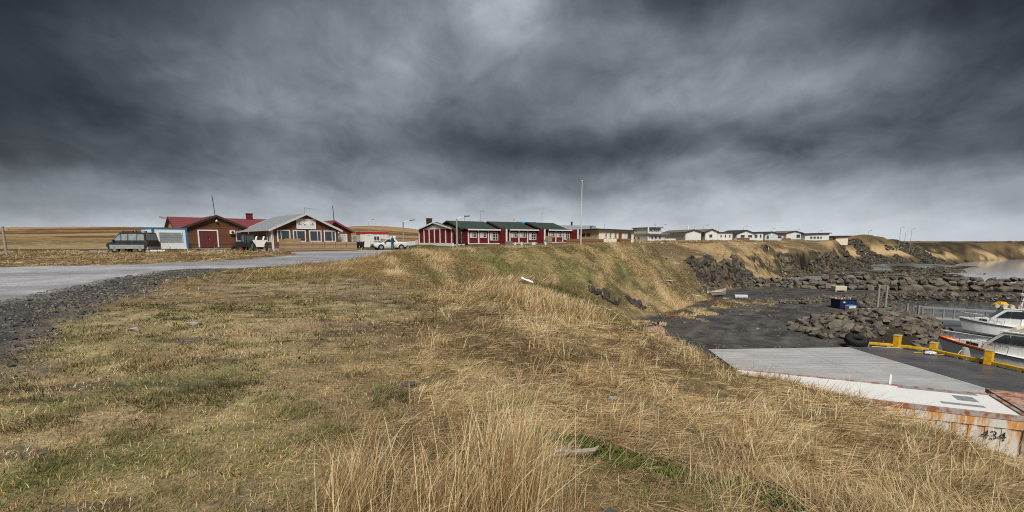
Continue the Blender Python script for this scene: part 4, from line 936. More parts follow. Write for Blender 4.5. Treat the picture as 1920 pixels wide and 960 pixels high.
def harbour_bits():
    # gangway
    a = Vector((41.6, 49.6, YARD + .25)); b = Vector((50.6, 49.2, SEA + .55)); d = b - a; rz = math.atan2(d.y, d.x); L = math.hypot(d.x, d.y); sl = d.z / L
    r = empty('gangway', tuple(a), rz, 'grey metal gangway with railings sloping down from the rocks to the pontoon', 'gangway')
    g = MB(); g.bar((0, 0, 0), (L, 0, L * sl), 1.2, .14); g.build('walkway', mat('gangway_deck', (.36, .34, .30), .7, var=.15), r)
    for yy in (-.6, .6):
        g = MB(); g.bar((.4, yy, 1.05 + .4 * sl), (L, yy, 1.05 + L * sl), .09, .11)
        k = .4
        while k < L: g.bar((k, yy, .08 + k * sl), (k, yy, 1.02 + k * sl), .08); k += 1.05
        g.bar((.4, yy, .55 + .4 * sl), (L, yy, .55 + L * sl), .03); g.build('railing', M_GREYM, r)
    g = MB()
    for yy in (-.75, .75): g.bar((-.1, yy, -.4), (-.1, yy, 1.3), .16)
    g.build('gate_post', M_GREYM, r); 
    g = MB(); g.box(-1.6, 0, -.8, .8, -.35, .02); g.build('landing', M_CONC, r)
    r = empty('pontoon', (50.4, 48.2, SEA), 0.0, 'low grey floating pontoon at the foot of the gangway', 'pontoon')
    g = MB(); g.box(0, 16, 0, 2.2, .12, .5); g.build('deck', mat('gangway_deck'), r); g = MB(); g.box(.1, 15.9, .1, 2.1, -.2, .12); g.build('float', M_DARK, r)
    # yellow hopper on the pontoon
    r = empty('yellow_tub', (52.6, 51.6, SEA + .0), 0, 'yellow steep sided plastic tub raised beyond the boats', 'tub')
    g = MB(); g.loft([[(s * c, s * d_, z) for c, d_ in ((1, 1), (-1, 1), (-1, -1), (1, -1))] for s, z in ((.25, 1.75), (.52, 1.97), (.24, 2.35))]); g.build('shell', M_YEL, r)
    g = MB(); g.bar((0, 0, -.3), (0, 0, 1.75), .3); g.build('stand', M_GREYM, r)
    # two weathered posts with a green net
    for x, lab in ((41.6, 'left of two tall weathered wooden posts on the harbour bank'), (42.5, 'right of two tall weathered wooden posts on the harbour bank, green net at its foot')):
        z = gz(x, 54.6); g = MB(); g.tube([(0, 0, -.3), (0, 0, 2.9)], [.13, .11], 10); g.tube([(0, 0, 2.9), (0, 0, 2.96)], [.09, .06], 10); o = g.build('wooden_post', M_WROD, loc=(x, 54.6, z)); tag(o, lab, 'post', 'weathered posts on the harbour bank')
    g = MB()
    for k in range(16): g.tube([(random.uniform(-.5, .5), random.uniform(-.3, .3), random.uniform(.0, .35)) for _ in range(5)], .035, 5)
    o = g.build('green_net', mat('green_net', (.08, .26, .16), .9, var=.3, scale=6), loc=(42.6, 54.1, gz(42.6, 54.1) + .25)); tag(o, 'small bundle of green fishing net at the foot of the right post', 'net')
    g = MB(); g.box(-.7, .7, -.2, .2, 0, .12); o = g.build('white_board', M_WHITE, loc=(39.9, 53.6, gz(39.9, 53.6) + .35)); tag(o, 'white board lying on the rocks left of the posts', 'board')
    # dumpster
    z = YARD + .03; r = empty('dumpster', (39.6, 57.3, z), .12, 'dark blue steel skip heaped with rusty scrap beside the boulders', 'skip')
    M_B = mat('skip_blue', (.018, .035, .10), .5, var=.15)
    r.scale = (.88, .88, .8); g = MB(); g.loft([[(x0, y0, zz), (x1, y0, zz), (x1, y1, zz), (x0, y1, zz)] for x0, x1, y0, y1, zz in ((-1.15, .95, -.75, .75, .15), (-1.25, 1.2, -.85, .85, .9), (-1.25, 1.2, -.85, .85, 1.42))]); g.build('body', M_B, r)
    g = MB(); g.bar((-1.28, -.88, 1.4), (1.23, -.88, 1.4), .1); g.bar((-1.28, .88, 1.4), (1.23, .88, 1.4), .1); g.bar((-1.28, -.88, 1.4), (-1.28, .88, 1.4), .1); g.bar((1.23, -.88, 1.4), (1.23, .88, 1.4), .1)
    for k in range(5): g.bar((-1.05 + k * .5, -.87, .25), (-1.1 + k * .52, -.89, 1.35), .07)
    g.build('rim', mat('skip_rim', (.02, .04, .12), .5), r)
    for k in range(3): g = MB(); g.box(-.9 + k * .8, -.7 + k * .8, -.6, .6, 0, .15); g.build('skid', M_DARK, r)
    g = MB(); g.box(-.85, -.5, -.91, -.895, .95, 1.15); g.build('plate', M_WHITE, r)
    g = MB()
    for k in range(22): x, y = random.uniform(-1.0, 1.0), random.uniform(-.6, .6); g.bar((x, y, 1.3), (x * .9 + random.uniform(-.2, .2), y + random.uniform(-.2, .2), 1.45 + random.random() * .15), random.uniform(.08, .3), .05)
    o = g.build('scrap_pile', mat('scrap', (.42, .27, .16), .8, var=.4, scale=5), loc=(39.6, 57.3, z - .24)); o.scale = (.86, .86, 1); tag(o, 'heap of tan and rusty scrap filling the blue skip', 'scrap')
    r = empty('white_tub', (39.25, 55.6, YARD + .03), .1, 'white plastic tub with a blue lid in front of the blue skip', 'tub')
    g = MB(); g.loft([[(-s, -s * .8, zz), (s, -s * .8, zz), (s, s * .8, zz), (-s, s * .8, zz)] for s, zz in ((.36, 0), (.44, .58))]); g.build('body', M_WHITE, r); g = MB(); g.box(-.3, .45, -.3, .38, .585, .65); g.build('lid', mat('lid_blue', (.06, .22, .50), .5), r)
    # pale box by the breakwater
    p = (onz(1570, 546, YARD)); p.x += .2; r = empty('fish_crate', (p.x, p.y, YARD + .02), 0, 'large cream insulated fish tub at the foot of the breakwater', 'fish tub')
    g = MB(); g.box(-.92, .92, -.6, .6, .12, .85); g.build('tub', mat('cream_tub', (.60, .52, .40), .6, var=.08), r, .05); g = MB(); g.box(-.9, -.6, -.55, .55, 0, .12); g.box(.6, .9, -.55, .55, 0, .12); g.build('foot', mat('cream_tub'), r)
    # rowing boat on the shingle
    p = onz(1342, 556, YARD); r = empty('rowing_boat', (p.x, p.y, YARD + .1), math.radians(18), 'weathered open wooden rowing boat lying on the gravel under the cliff', 'rowing boat')
    g = MB(); n = 9
    outer = []
    for i in range(n):
        t = i / (n - 1); x = -1.6 + 3.3 * t; b = .72 * (1 - (abs(t - .42) / .60) ** 2.4); b = max(b, .04); sh = .62 + .28 * (2 * t - .8) ** 2; ke = .02 + .30 * max(0, t - .8) * 2
        outer.append([(x, 0, ke), (x, b * .7, ke + .14), (x, b, sh), (x, b - .05, sh), (x, b * .62, ke + .2), (x, 0, ke + .1), (x, -b * .62, ke + .2), (x, -b + .05, sh), (x, -b, sh), (x, -b * .7, ke + .14)])
    g.loft(outer); g.build('hull', mat('weathered_hull', (.42, .38, .31), .8, var=.25, scale=5), r)
    for xx in (-.7, .1, .8): g = MB(); g.box(xx - .12, xx + .12, -.55, .55, .45, .49); g.build('thwart', mat('thwart_wood', (.45, .30, .15), .8), r)
    g = MB()
    for s in (-1, 1): g.tube([(o_[2][0], s * o_[2][1], o_[2][2] + .02) for o_ in outer], .035, 6)
    g.build('gunwale', mat('gunwale_wood', (.5, .40, .27), .8), r)
    # white drum lying right of it
    p = onz(1389, 561, YARD); r = empty('float_drum', (p.x, p.y, YARD + .33), math.radians(-12), 'pale grey drum lying on the gravel right of the rowing boat', 'drum')
    g = MB(); g.tube([(-.85, 0, 0), (-.8, 0, 0), (.8, 0, 0), (.85, 0, 0)], [.25, .32, .32, .25], 14); g.build('shell', mat('drum_grey', (.45, .47, .48), .5, var=.1), r)
    g = MB()
    for xx in (-.4, .4): g.tube([(xx - .03, 0, 0), (xx + .03, 0, 0)], .345, 14)
    g.build('hoop', M_GREYM, r)
    # rusty tank by the bank
    p = onz(1222, 641, YARD); r = empty('rusty_tank', (p.x, p.y, YARD + .62), math.radians(38), 'rusty grey steel tank lying half behind the grass bank', 'tank')
    g = MB(); g.tube([(-1.25, 0, 0), (-1.2, 0, 0), (.9, 0, 0), (1.1, 0, 0), (1.2, 0, 0)], [.5, .62, .62, .5, .2], 20); g.build('drum', mat('tank_steel', (.36, .33, .32), .6, kind='rusty', var=.2), r)
    g = MB()
    for xx in (-.95, -.1, .75): g.tube([(xx - .03, 0, 0), (xx + .03, 0, 0)], .64, 20)
    g.build('band', M_GREYM, r)
    g = MB(); g.tube([(.35, 0, .58), (.35, 0, .8)], .05, 8); g.bar((.3, -.1, .8), (.0, .35, .9), .16, .05); g.tube([(.75, 0, .58), (.75, 0, .78)], .05, 8); g.tube([(.75, 0, .78), (.85, .1, .88)], .08, 8); g.build('valve', M_DARK, r)
    p = onz(1224, 652, YARD); g = MB(); g.sphere((0, 0, .1), (.28, .2, .14)); g.sphere((.35, .1, .06), (.16, .14, .1)); o = g.build('plastic_litter', M_WHITE, loc=(p.x - .25, p.y - .6, YARD + .02)); tag(o, 'crumpled white plastic lying against the rusty tank', 'litter')
    # planks, pipes and litter in the gully
    for (px, py, Y, L, rz, m, nm, lab) in ((1254, 541, 60.5, 1.0, .2, M_WHITE, 'plank', 'white weathered plank lying on the gully grass'), (1306, 557, 61.5, 1.2, -.5, M_WHITE, 'plank', 'thin white plank sloping towards the rowing boat'), (1258, 586, 50.0, 1.3, .6, M_RUST, 'steel_pipe', 'short rust red pipe at the foot of the gully bank')):
        p = at(px, py, Y); z = gz(p.x, p.y); g = MB()
        if nm == 'plank': g.box(-L / 2, L / 2, -.1, .1, 0, .05)
        else: g.tube([(-L / 2, 0, .05), (L / 2, 0, .05)], .06, 8)
        o = g.build(nm, m, loc=(p.x, p.y, z + .22)); o.rotation_euler = (0, .12, rz); tag(o, lab, nm.replace('_', ' '))
    p = (-.0, 0)
    Y = 24.0; u, v = ratio(988, 577); x = u * Y
    for k in range(60):
        z = gz(u * Y, Y)
        if EYE + v * Y <= z: break
        Y += .4
    g = MB(); g.loft([[(x, w * math.cos(a) + .05 * math.sin(x * 9), h * math.sin(a)) for a in np.linspace(0, 2 * math.pi, 9)[:-1]] for x, w, h in ((-.34, .05, .05), (-.25, .11, .08), (-.1, .08, .05), (.1, .12, .07), (.28, .09, .06), (.36, .03, .03))]); o = g.build('plastic_sack', M_WHITE, loc=(u * Y, Y - .2, gz(u * Y, Y - .2) + .22)); o.rotation_euler = (0, .35, -.4); tag(o, 'twisted white plastic sack caught in the grass of the gully', 'sack')
    # driftwood and stones near the camera
    g = MB(); g.tube([(-.2, 0, .03), (-.08, .02, .05), (.02, .0, .045), (.12, -.02, .06), (.22, .03, .05), (.27, .09, .06)], [.012, .02, .016, .024, .02, .008], 7); g.tube([(-.02, .0, .05), (.0, .06, .09), (.05, .12, .1)], [.014, .016, .006], 6); g.tube([(.02, 0, .05), (-.06, -.05, .04), (-.24, -.03, .02)], [.012, .014, .008], 6)
    p = onz(1070, 812, .0); o = g.build('driftwood', mat('bleached_wood', (.33, .295, .25), .8, var=.3, scale=24), loc=(p.x, p.y, gz(p.x, p.y) + .02)); tag(o, 'bleached grey forked stick lying in the grass near the camera', 'driftwood')
    for i, (px, py, s, lab) in enumerate(((765, 693, .10, 'small dark flat stone in the straw near the middle'), (1150, 925, .10, 'dark rounded stone half sunk in the foreground grass'), (365, 606, .13, 'pale grey stone left of the middle in the turf'), (250, 611, .12, 'pale grey stone near the gravel shoulder'), (1155, 700, .08, 'grey stone lying in the straw before the bank edge'))):
        u, v = ratio(px, py); Y = -EYE / v; Y = min(Y, 18)
        o = bpy.data.objects.new('stone', rock_mesh('stone', 80 + i, mat('dark_stone', (.09, .085, .08) if 'dark' in lab else (.09, .085, .08), .9) if 'dark' in lab else mat('pale_stone', (.33, .32, .31), .9), 16, .6)); link(o); o.location = (u * Y, Y, gz(u * Y, Y) + s * .3); o.scale = (s * 1.3, s, s * .8); tag(o, lab, 'stone')
harbour_bits()
# ------------------------------------------------------------------ buildings
M_BROWN = mat('brown_cladding', (.15, .062, .028), .75, kind='planks', var=.2); M_REDW = mat('red_cladding', (.165, .012, .014), .7, kind='corrugated', var=.14)
M_REDROOF = mat('red_roof', (.21, .055, .058), .5, kind='corrugated', var=.12); M_GREENROOF = mat('green_roof', (.04, .058, .048), .65, kind='corrugated', var=.15)
M_ZINC = mat('zinc_roof', (.40, .425, .45), .4, metal=.3, kind='corrugated', var=.1); M_CREAM = mat('cream_render', (.72, .62, .47), .8, var=.06)
M_WALLW = mat('white_render', (.66, .67, .66), .8, var=.07); M_DKTRIM = mat('dark_trim', (.045, .032, .028), .7); M_GUT = mat('gutter', (.55, .54, .52), .5)
M_FENCE = mat('fence_boards', (.33, .225, .125), .8, kind='planks', var=.15); M_FENCE2 = mat('brown_boards', (.20, .105, .05), .8, kind='planks', var=.15)
M_CURT = mat('curtain', (.55, .55, .52), .9, var=.15, scale=8)
def mapper(side, x0=0., y0=0.):
    """u along the wall, d outward, z up, for a wall facing front (-y), left (-x), right (+x)"""
    if side == 'front': return lambda u, d, z: (x0 + u, y0 - d, z)
    if side == 'left': return lambda u, d, z: (x0 - d, y0 + u, z)
    return lambda u, d, z: (x0 + d, y0 + u, z)
def mbox(g, M, u0, u1, d0, d1, z0, z1):
    a = M(u0, d0, z0); b = M(u1, d1, z1); g.box(*(v for k in range(3) for v in (min(a[k], b[k]), max(a[k], b[k]))))
def window(root, M, u, z, w, h, mull=(), trans=(), fr=None, name='window', fw=.09, glass=None, curtain=0):
    fr = fr or M_WHITE; g = MB()
    mbox(g, M, u, u + fw, .0, .07, z, z + h); mbox(g, M, u + w - fw, u + w, .0, .07, z, z + h); mbox(g, M, u + fw, u + w - fw, 0, .07, z, z + fw); mbox(g, M, u + fw, u + w - fw, 0, .07, z + h - fw, z + h)
    for m_ in mull: mbox(g, M, u + m_ * w - .03, u + m_ * w + .03, .0, .06, z + fw, z + h - fw)
    for m_ in trans: mbox(g, M, u + fw, u + w - fw, .0, .055, z + m_ * h - .025, z + m_ * h + .025)
    f = g.build(name, fr, root)
    g = MB(); mbox(g, M, u + fw, u + w - fw, .004, .02, z + fw, z + h - fw); g.build('pane', glass or M_GLASS, f)
    if curtain:
        g = MB(); mbox(g, M, u + fw, u + fw + (w - 2 * fw) * curtain, .021, .026, z + fw, z + h - fw); g.build('curtain', M_CURT, f)
    return f
def door(root, M, u, z, w, h, m, frame=None, leaves=1, name='door'):
    g = MB(); 
    for k in range(leaves):
        ww = w / leaves; mbox(g, M, u + k * ww + .01, u + (k + 1) * ww - .01, .0, .04, z, z + h)
    f = g.build(name, m, root)
    g = MB(); mbox(g, M, u - .14, u, 0, .08, z, z + h + .14); mbox(g, M, u + w, u + w + .14, 0, .08, z, z + h + .14); mbox(g, M, u, u + w, 0, .08, z + h, z + h + .14); g.build('door_frame', frame or M_WHITE, f)
    g = MB(); mbox(g, M, u + w * .5 + .08, u + w * .5 + .13, .04, .09, z + h * .45, z + h * .52); g.build('handle', M_GREYM, f)
    return f
def gable(root, x0, x1, y0, y1, zb, ze, rise, ridge, wallm, roofm, trim=None, over=.35, peak=.5, plinth=M_CONC, th=.12, barge=True):
    """a block with a gable roof; ridge along 'y' (gable ends front/back) or 'x' (gable ends left/right)"""
    g = MB(); g.box(x0 + .03, x1 - .03, y0 + .03, y1 - .03, -1.0, zb)
    g.build('plinth', plinth, root)
    g = MB()
    if ridge == 'y':
        xm = x0 + (x1 - x0) * peak; g.prism([(x0, zb), (x1, zb), (x1, ze), (xm, ze + rise), (x0, ze)], y0, y1, 'y')
        s0 = rise / (xm - x0); s1 = rise / (x1 - xm); P = [(x0 - over, ze - s0 * over), (xm, ze + rise), (x1 + over, ze - s1 * over)]
        ax = 'y'; a, b = y0 - over, y1 + over
    else:
        ym = y0 + (y1 - y0) * peak; g.prism([(y0, zb), (y1, zb), (y1, ze), (ym, ze + rise), (y0, ze)], x0, x1, 'x')
        s0 = rise / (ym - y0); s1 = rise / (y1 - ym); P = [(y0 - over, ze - s0 * over), (ym, ze + rise), (y1 + over, ze - s1 * over)]
        ax = 'x'; a, b = x0 - over, x1 + over
    w = g.build('wall', wallm, root)
    g = MB(); g.prism([(P[0][0], P[0][1] + .01), (P[1][0], P[1][1] + .01), (P[2][0], P[2][1] + .01), (P[2][0], P[2][1] + th), (P[1][0], P[1][1] + th * 1.1), (P[0][0], P[0][1] + th)], a, b, ax); r = g.build('roof', roofm, root)
    if trim and barge:
        for q in (a - .045, b + .005):
            g = MB(); g.prism([(P[0][0] - .02, P[0][1] - .1), (P[1][0], P[1][1] - .1), (P[2][0] + .02, P[2][1] - .1), (P[2][0] + .02, P[2][1] + th + .03), (P[1][0], P[1][1] + th * 1.1 + .03), (P[0][0] - .02, P[0][1] + th + .03)], q, q + .04, ax); g.build('bargeboard', trim, r)
        g = MB()
        for k in (0, 2):
            e = P[k]; s = -1 if k == 0 else 1
            if ax == 'y': g.box(min(e[0], e[0] + s * .1), max(e[0], e[0] + s * .1), a, b, e[1] - .02, e[1] + .1)
            else: g.box(a, b, min(e[0], e[0] + s * .1), max(e[0], e[0] + s * .1), e[1] - .02, e[1] + .1)
        g.build('gutter', trim if trim != M_DKTRIM else M_DKTRIM, r)
    return w, r
def aerial(root, x, y, z, h=1.4, boom=.8, name='aerial'):
    g = MB(); g.tube([(x, y, z), (x, y, z + h)], .035, 6); g.bar((x - .1, y, z + h - .06), (x + boom, y, z + h - .06), .04)
    for k in range(5): g.bar((x + boom * (k + .4) / 5, y - .2, z + h - .05), (x + boom * (k + .4) / 5, y + .2, z + h - .05), .03)
    g.build(name, M_GREYM, root)
def chimney(root, x, y, z0, z1, w=.6, m=None):
    g = MB(); g.box(x - w / 2, x + w / 2, y - w / 2, y + w / 2, z0, z1); g.box(x - w / 2 - .06, x + w / 2 + .06, y - w / 2 - .06, y + w / 2 + .06, z1 + .001, z1 + .12); g.build('chimney', m or M_DKTRIM, root)
def G(x, y): return gz(x, y)
R_ = math.radians
def buildings():
    # --- brown house with red roof
    zc = .62; root = empty('brown_house', (-40.2, 60.0, zc), R_(42), 'brown timber house with red roof and maroon double doors left of the tractor', 'house')
    M_YG = mat('yellow_gable', (.45, .27, .05), .7, var=.1)
    gable(root, 0, 7.2, 0, 8.0, .25, 2.65, 1.55, 'y', M_BROWN, M_REDROOF, M_DKTRIM, .35)
    gable(root, -.1, 18.5, 4.6, 12.6, .25, 2.75, 1.45, 'x', M_BROWN, M_REDROOF, M_DKTRIM, .3)
    g = MB(); g.prism([(4.7, 2.0), (12.5, 2.0), (12.5, 2.7), (8.6, 4.1), (4.7, 2.7)], -.14, -.105, 'x'); g.build('gable_panel', M_YG, root)
    F = mapper('front')
    door(root, F, 1.6, .3, 1.95, 2.05, mat('maroon_door', (.12, .03, .028), .6, var=.15), leaves=2, name='double_door')
    window(root, F, 6.05 - .35, 1.05, 1.2, 1.25)
    g = MB(); g.tube([(3.6, -.25, 3.55), (3.6, -.25, 3.72)], [.16, .05], 10); g.bar((3.6, 0, 3.78), (3.6, -.27, 3.74), .04); g.build('wall_lamp', M_WHITE, root)
    g = MB(); g.box(5.0, 5.55, -.35, 0, 2.0, 2.45); g.build('vent_unit', M_WHITE, root)
    g = MB(); g.tube([(5.28, -.36, 2.2), (5.28, -.42, 2.2)], .16, 10); g.build('vent_grille', M_DARK, root)
    g = MB(); g.tube([(-.12, -.12, 2.55), (-.12, -.12, .1)], .05, 6); g.build('downpipe', M_GUT, root)
    chimney(root, 9.6, 8.6, 3.6, 5.0, .75, mat('chimney_red', (.13, .02, .02), .8)); g = MB(); g.tube([(3.6, .3, 4.2), (3.45, .3, 6.7)], .045, 6); g.build('pole_aerial', M_DKTRIM, root)
    g = MB(); g.box(.4, 5.6, -2.0, -.02, -.8, .12); g.box(5.6, 8.5, -1.5, -.02, -.8, -.15); g.build('loading_step', mat('dark_concrete', (.15, .145, .135), .85, var=.2), root)
    g = MB(); g.bar((-.6, 8.6, 4.1), (-1.3, 8.6, 4.25), .22); g.build('roof_horn', M_WROD, root)
    # red bench
    M = root.matrix_basis
    p = Vector((-40.2, 60, 0)) + Matrix.Rotation(R_(42), 3, 'Z') @ Vector((6.1, -1.2, 0)); M_RB = mat('red_bench', (.20, .02, .02), .6)
    r = empty('bench', (p.x, p.y, zc - .15), R_(42), 'low dark red slatted bench against the brown house wall', 'bench')
    g = MB(); 
    for k in range(3): g.box(-.9, .9, -.35 + k * .16, -.22 + k * .16, .42, .47)
    g.build('seat', M_RB, r); g = MB(); g.box(-.9, .9, .17, .22, .5, .66); g.box(-.9, .9, .2, .25, .7, .86); g.build('backrest', M_RB, r)
    for x in (-.75, .7): g = MB(); g.box(x, x + .08, -.33, .16, 0, .42); g.box(x, x + .08, .17, .23, 0, .5); g.build('leg', M_RB, r)
    g = MB(); g.box(-.12, .12, -.03, .03, 0, 1.35); o = g.build('leaning_board', M_FENCE, loc=(p.x + 1.0, p.y + .35, zc - .15)); o.rotation_euler = (-.12, .14, R_(42)); tag(o, 'pale board leaning at the right end of the red bench', 'board')
    # --- restaurant
    zc = .62; root = empty('restaurant', (-27.2, 55.6, zc), R_(42), 'brown timber restaurant with zinc gable roof, signboard and four white framed windows', 'restaurant')
    Wd = 7.6
    gable(root, 0, Wd, 0, 12, .3, 2.45, 1.75, 'y', M_BROWN, M_ZINC, M_GUT, .4)
    gable(root, Wd - .3, Wd + 3.0, 3.0, 10.5, .3, 2.35, 1.25, 'y', M_BROWN, M_REDROOF, M_REDROOF, .35, .3)
    F = mapper('front'); L = mapper('left')
    for k, (u, ml) in enumerate(((.50, .30), (2.25, .30), (4.10, .68), (5.85, .68))): window(root, F, u, 1.0, 1.45, 1.35, mull=(ml,), fw=.11)
    window(root, L, .55, .95, 1.35, 1.4, mull=(.35,), fw=.1)
    F2 = mapper('front', Wd, 3.0); window(root, F2, .25, .95, 2.2, 1.05, mull=(.33, .66), glass=M_CURT)
    g = MB(); g.tube([(-.18, -.2, 2.35), (-.1, -.1, 2.1), (-.1, -.1, .0)], .055, 6); g.box(-.06, .1, -.06, -.001, .0, 2.3); g.build('downpipe', M_WHITE, root)
    g = MB(); g.tube([(Wd + 3.1, 2.9, 2.2), (Wd + 3.1, 2.9, 0)], .05, 6); g.build('downpipe', M_GUT, root)
    g = MB(); g.tube([(Wd / 2, .2, 4.2), (Wd / 2, .2, 5.0)], .035, 6); g.bar((Wd / 2 - .05, .2, 4.95), (Wd / 2 + 1.2, .2, 4.85), .05); g.build('aerial', M_GREYM, root)
    g = MB(); g.tube([(Wd + 1.0, 3.4, 3.6), (Wd + .9, 3.4, 5.6)], .045, 6); g.build('pole_aerial', M_DKTRIM, root)
    # signboard
    s = MB(); s.box(2.75, 4.85, -.12, -.02, 2.55, 3.62); sg = s.build('signboard', mat('sign_face', (.66, .66, .68), .5, var=.05), root)
    s = MB(); s.box(2.70, 4.90, -.14, -.015, 3.621, 3.68); s.box(2.70, 4.90, -.14, -.015, 2.49, 2.549); s.box(2.69, 2.749, -.14, -.015, 2.55, 3.62); s.box(4.851, 4.91, -.14, -.015, 2.55, 3.62); s.build('sign_frame', M_WHITE, sg)
    s = MB(); s.prism([(2.85, 2.98), (3.35, 2.98), (3.22, 3.06), (3.08, 3.10), (3.05, 3.24), (2.97, 3.24), (2.94, 3.08)], -.128, -.121, 'y'); s.prism([(4.2, 2.96), (4.78, 2.96), (4.72, 3.04), (4.62, 3.06), (4.58, 3.22), (4.48, 3.22), (4.46, 3.04), (4.25, 3.02)], -.128, -.121, 'y'); s.build('sign_picture', mat('sign_red', (.42, .17, .17), .6, var=.25, scale=14), sg)
    s = MB(); s.prism([(3.42, 3.22), (3.50, 3.14), (3.60, 3.05), (3.74, 3.0), (3.72, 2.93), (3.60, 2.92), (3.52, 3.02), (3.46, 3.12)], -.129, -.121, 'y'); s.build('sign_picture', mat('sign_dark', (.09, .07, .05), .6), sg)
    s = MB(); s.box(3.36, 4.14, -.1205, -.12, 3.02, 3.30); s.build('sign_picture', mat('sign_cream', (.85, .74, .60), .6), sg)
    text_mesh('sign_text', 'Fjöru', .24, mat('sign_grey', (.13, .13, .15), .6), sg, (3.72, -.122, 3.38), (R_(90), 0, 0), .003, 'CENTER')
    # deck fence
    r = empty('deck_screen', (-27.2, 55.6, zc), R_(42), 'tan board windbreak fence around the restaurant terrace', 'fence')
    y = -2.6; k = 0.0; x0 = .6
    g = MB(); g.box(x0, 2.2, y, y + .04, .02, 1.12 + .25); g.build('board_panel', M_FENCE, r)
    for k in range(5): g = MB(); g.box(2.25 + k * 1.32, 3.52 + k * 1.32, y, y + .04, .02, .98); g.build('board_panel', M_FENCE, r)
    g = MB(); g.box(x0, x0 + .04, y + .05, -.1, .02, 1.3); g.build('board_panel', M_FENCE, r)
    for k in range(7): xx = x0 - .05 + k * 1.36; g = MB(); g.box(xx, xx + .08, y + .045, y + .12, -.35, 1.05 + (.3 if k < 2 else 0)); g.build('post', M_FENCE, r)
    g = MB(); g.box(x0, 8.85, y + .02, -.1, -.08, 0.0); g.build('deck', M_FENCE2, r)
    for k in range(4): xx = 1.0 + k * 2.3; g = MB(); g.box(xx, xx + .28, y - .04, y + .25, -.62, -.145); g.build('footing', M_WALLW, r)
    # flag
    q = Vector((-27.2, 55.6, zc)) + Matrix.Rotation(R_(42), 3, 'Z') @ Vector((Wd + .6, 2.2, 0)); r = empty('flag', tuple(q), R_(42), 'blue flag with a white device hanging beside the restaurant gable', 'flag')
    g = MB(); g.tube([(0, 0, -.3), (0, 0, 2.75)], .03, 6); g.build('pole', M_WHITE, r)
    g = MB(); g.loft([[(.03 + .1 * k, .05 * math.sin(k * 1.7), 2.72 - .02 * k), (.03 + .1 * k, .05 * math.sin(k * 1.7) + .012, 2.72 - .02 * k), (.02 + .08 * k, .04 * math.sin(k) + .012, 1.75), (.02 + .08 * k, .04 * math.sin(k), 1.75)] for k in range(7)]); g.build('cloth', mat('flag_blue', (.03, .10, .34), .8), r)
    g = MB(); g.loft([[(.22 + .07 * k, -.075, 2.3 + .2 * (1 - abs(k - 1.5) / 1.5)), (.22 + .07 * k, -.065, 2.3 + .2 * (1 - abs(k - 1.5) / 1.5)), (.25 + .07 * k, -.065, 2.05), (.25 + .07 * k, -.075, 2.05)] for k in range(4)]); g.build('emblem', M_WHITE, r)
    # --- kiosk
    root = empty('kiosk', (-39.4, 53.7, .68), R_(50), 'white cabin kiosk with bright blue corner trim and grey shutter', 'kiosk')
    M_KW = mat('kiosk_white', (.74, .75, .74), .6, var=.05); M_KB = mat('kiosk_blue', (.02, .17, .36), .5); W_, D_, H_ = 3.3, 4.4, 2.35
    g = MB(); g.box(0, W_, 0, D_, 0, H_); g.build('wall', M_KW, root)
    g = MB(); g.box(-.04, W_ + .04, -.04, D_ + .04, H_ + .001, H_ + .16); g.build('roof_trim', M_KB, root)
    for x, yy in ((-.03, -.03), (W_ - .17, -.03), (-.03, D_ - .17)): g = MB(); g.box(x, x + .2, yy, yy + .2, 0, H_); g.build('corner_trim', M_KB, root)
    g = MB(); g.box(.50, 2.8, -.07, -.001, .95, 2.02); s = g.build('shutter_frame', M_WHITE, root); g = MB()
    for k in range(7): g.box(.6, 2.7, -.10 - .012 * (k % 2), -.071, 1.02 + k * .135, 1.15 + k * .135)
    g.build('shutter', mat('shutter_grey', (.27, .31, .32), .5), s)
    g = MB(); g.box(.1, 3.2, .1, 4.2, -.5, 0); g.build('base', M_DARK, root)
    g = MB(); g.box(-.2, 0, 1.9, 2.15, 1.75, 2.15); g.build('wall_box', M_GREYM, root)
    # --- red roofed cabin
    root = empty('white_cabin', (-22.9, 74.0, .55), R_(30), 'small white clad cabin with a bright red fascia behind the white pickup', 'cabin')
    g = MB(); g.box(0, 4.3, 0, 2.6, .1, 2.25); g.build('wall', mat('cabin_white', (.66, .65, .62), .7, kind='corrugated', var=.08), root)
    g = MB(); g.box(-.08, 4.38, -.08, 2.68, 2.251, 2.55); g.build('fascia', mat('fascia_red', (.42, .02, .03), .5), root)
    g = MB(); g.box(-.02, 4.32, -.02, 2.62, 2.551, 2.6); g.build('roof', M_ZINC, root); g = MB(); g.box(.1, 4.2, .1, 2.5, -.4, .1); g.build('base', M_DARK, root)
    window(root, mapper('front'), 1.95, 1.15, .95, .8, mull=(.5,)); door(root, mapper('front'), .9, .15, .85, 1.9, M_WALLW)
    g = MB(); g.box(3.0, 3.4, -.03, -.001, 1.35, 1.5); g.box(3.0, 3.25, -.03, -.001, 1.12, 1.24); g.build('red_notice', mat('notice_red', (.6, .05, .08), .6), root)
    # --- the red terraced row
    fx, fy = math.cos(R_(37)), math.sin(R_(37))
    def unit(ox, oy, zb, label, wl, first=False, third=False):
        root = empty('red_house', (ox, oy, zb), R_(37), label, 'house', 'red terraced houses with green roofs')
        W_ = wl
        gable(root, -.5, W_, 1.4, 10.4, .25, 2.75, 1.4, 'x', M_REDW, M_GREENROOF, M_DKTRIM, .28, plinth=M_WHITE); gable(root, -2.6, -.55, 1.4, 9.4, .25, 2.35, .95, 'x', M_REDW, M_GREENROOF, M_DKTRIM, .03, plinth=M_WHITE)
        g = MB(); g.box(0, W_ - .05, 0, 1.45, .3, 2.55); g.build('bay_wall', M_REDW, root)
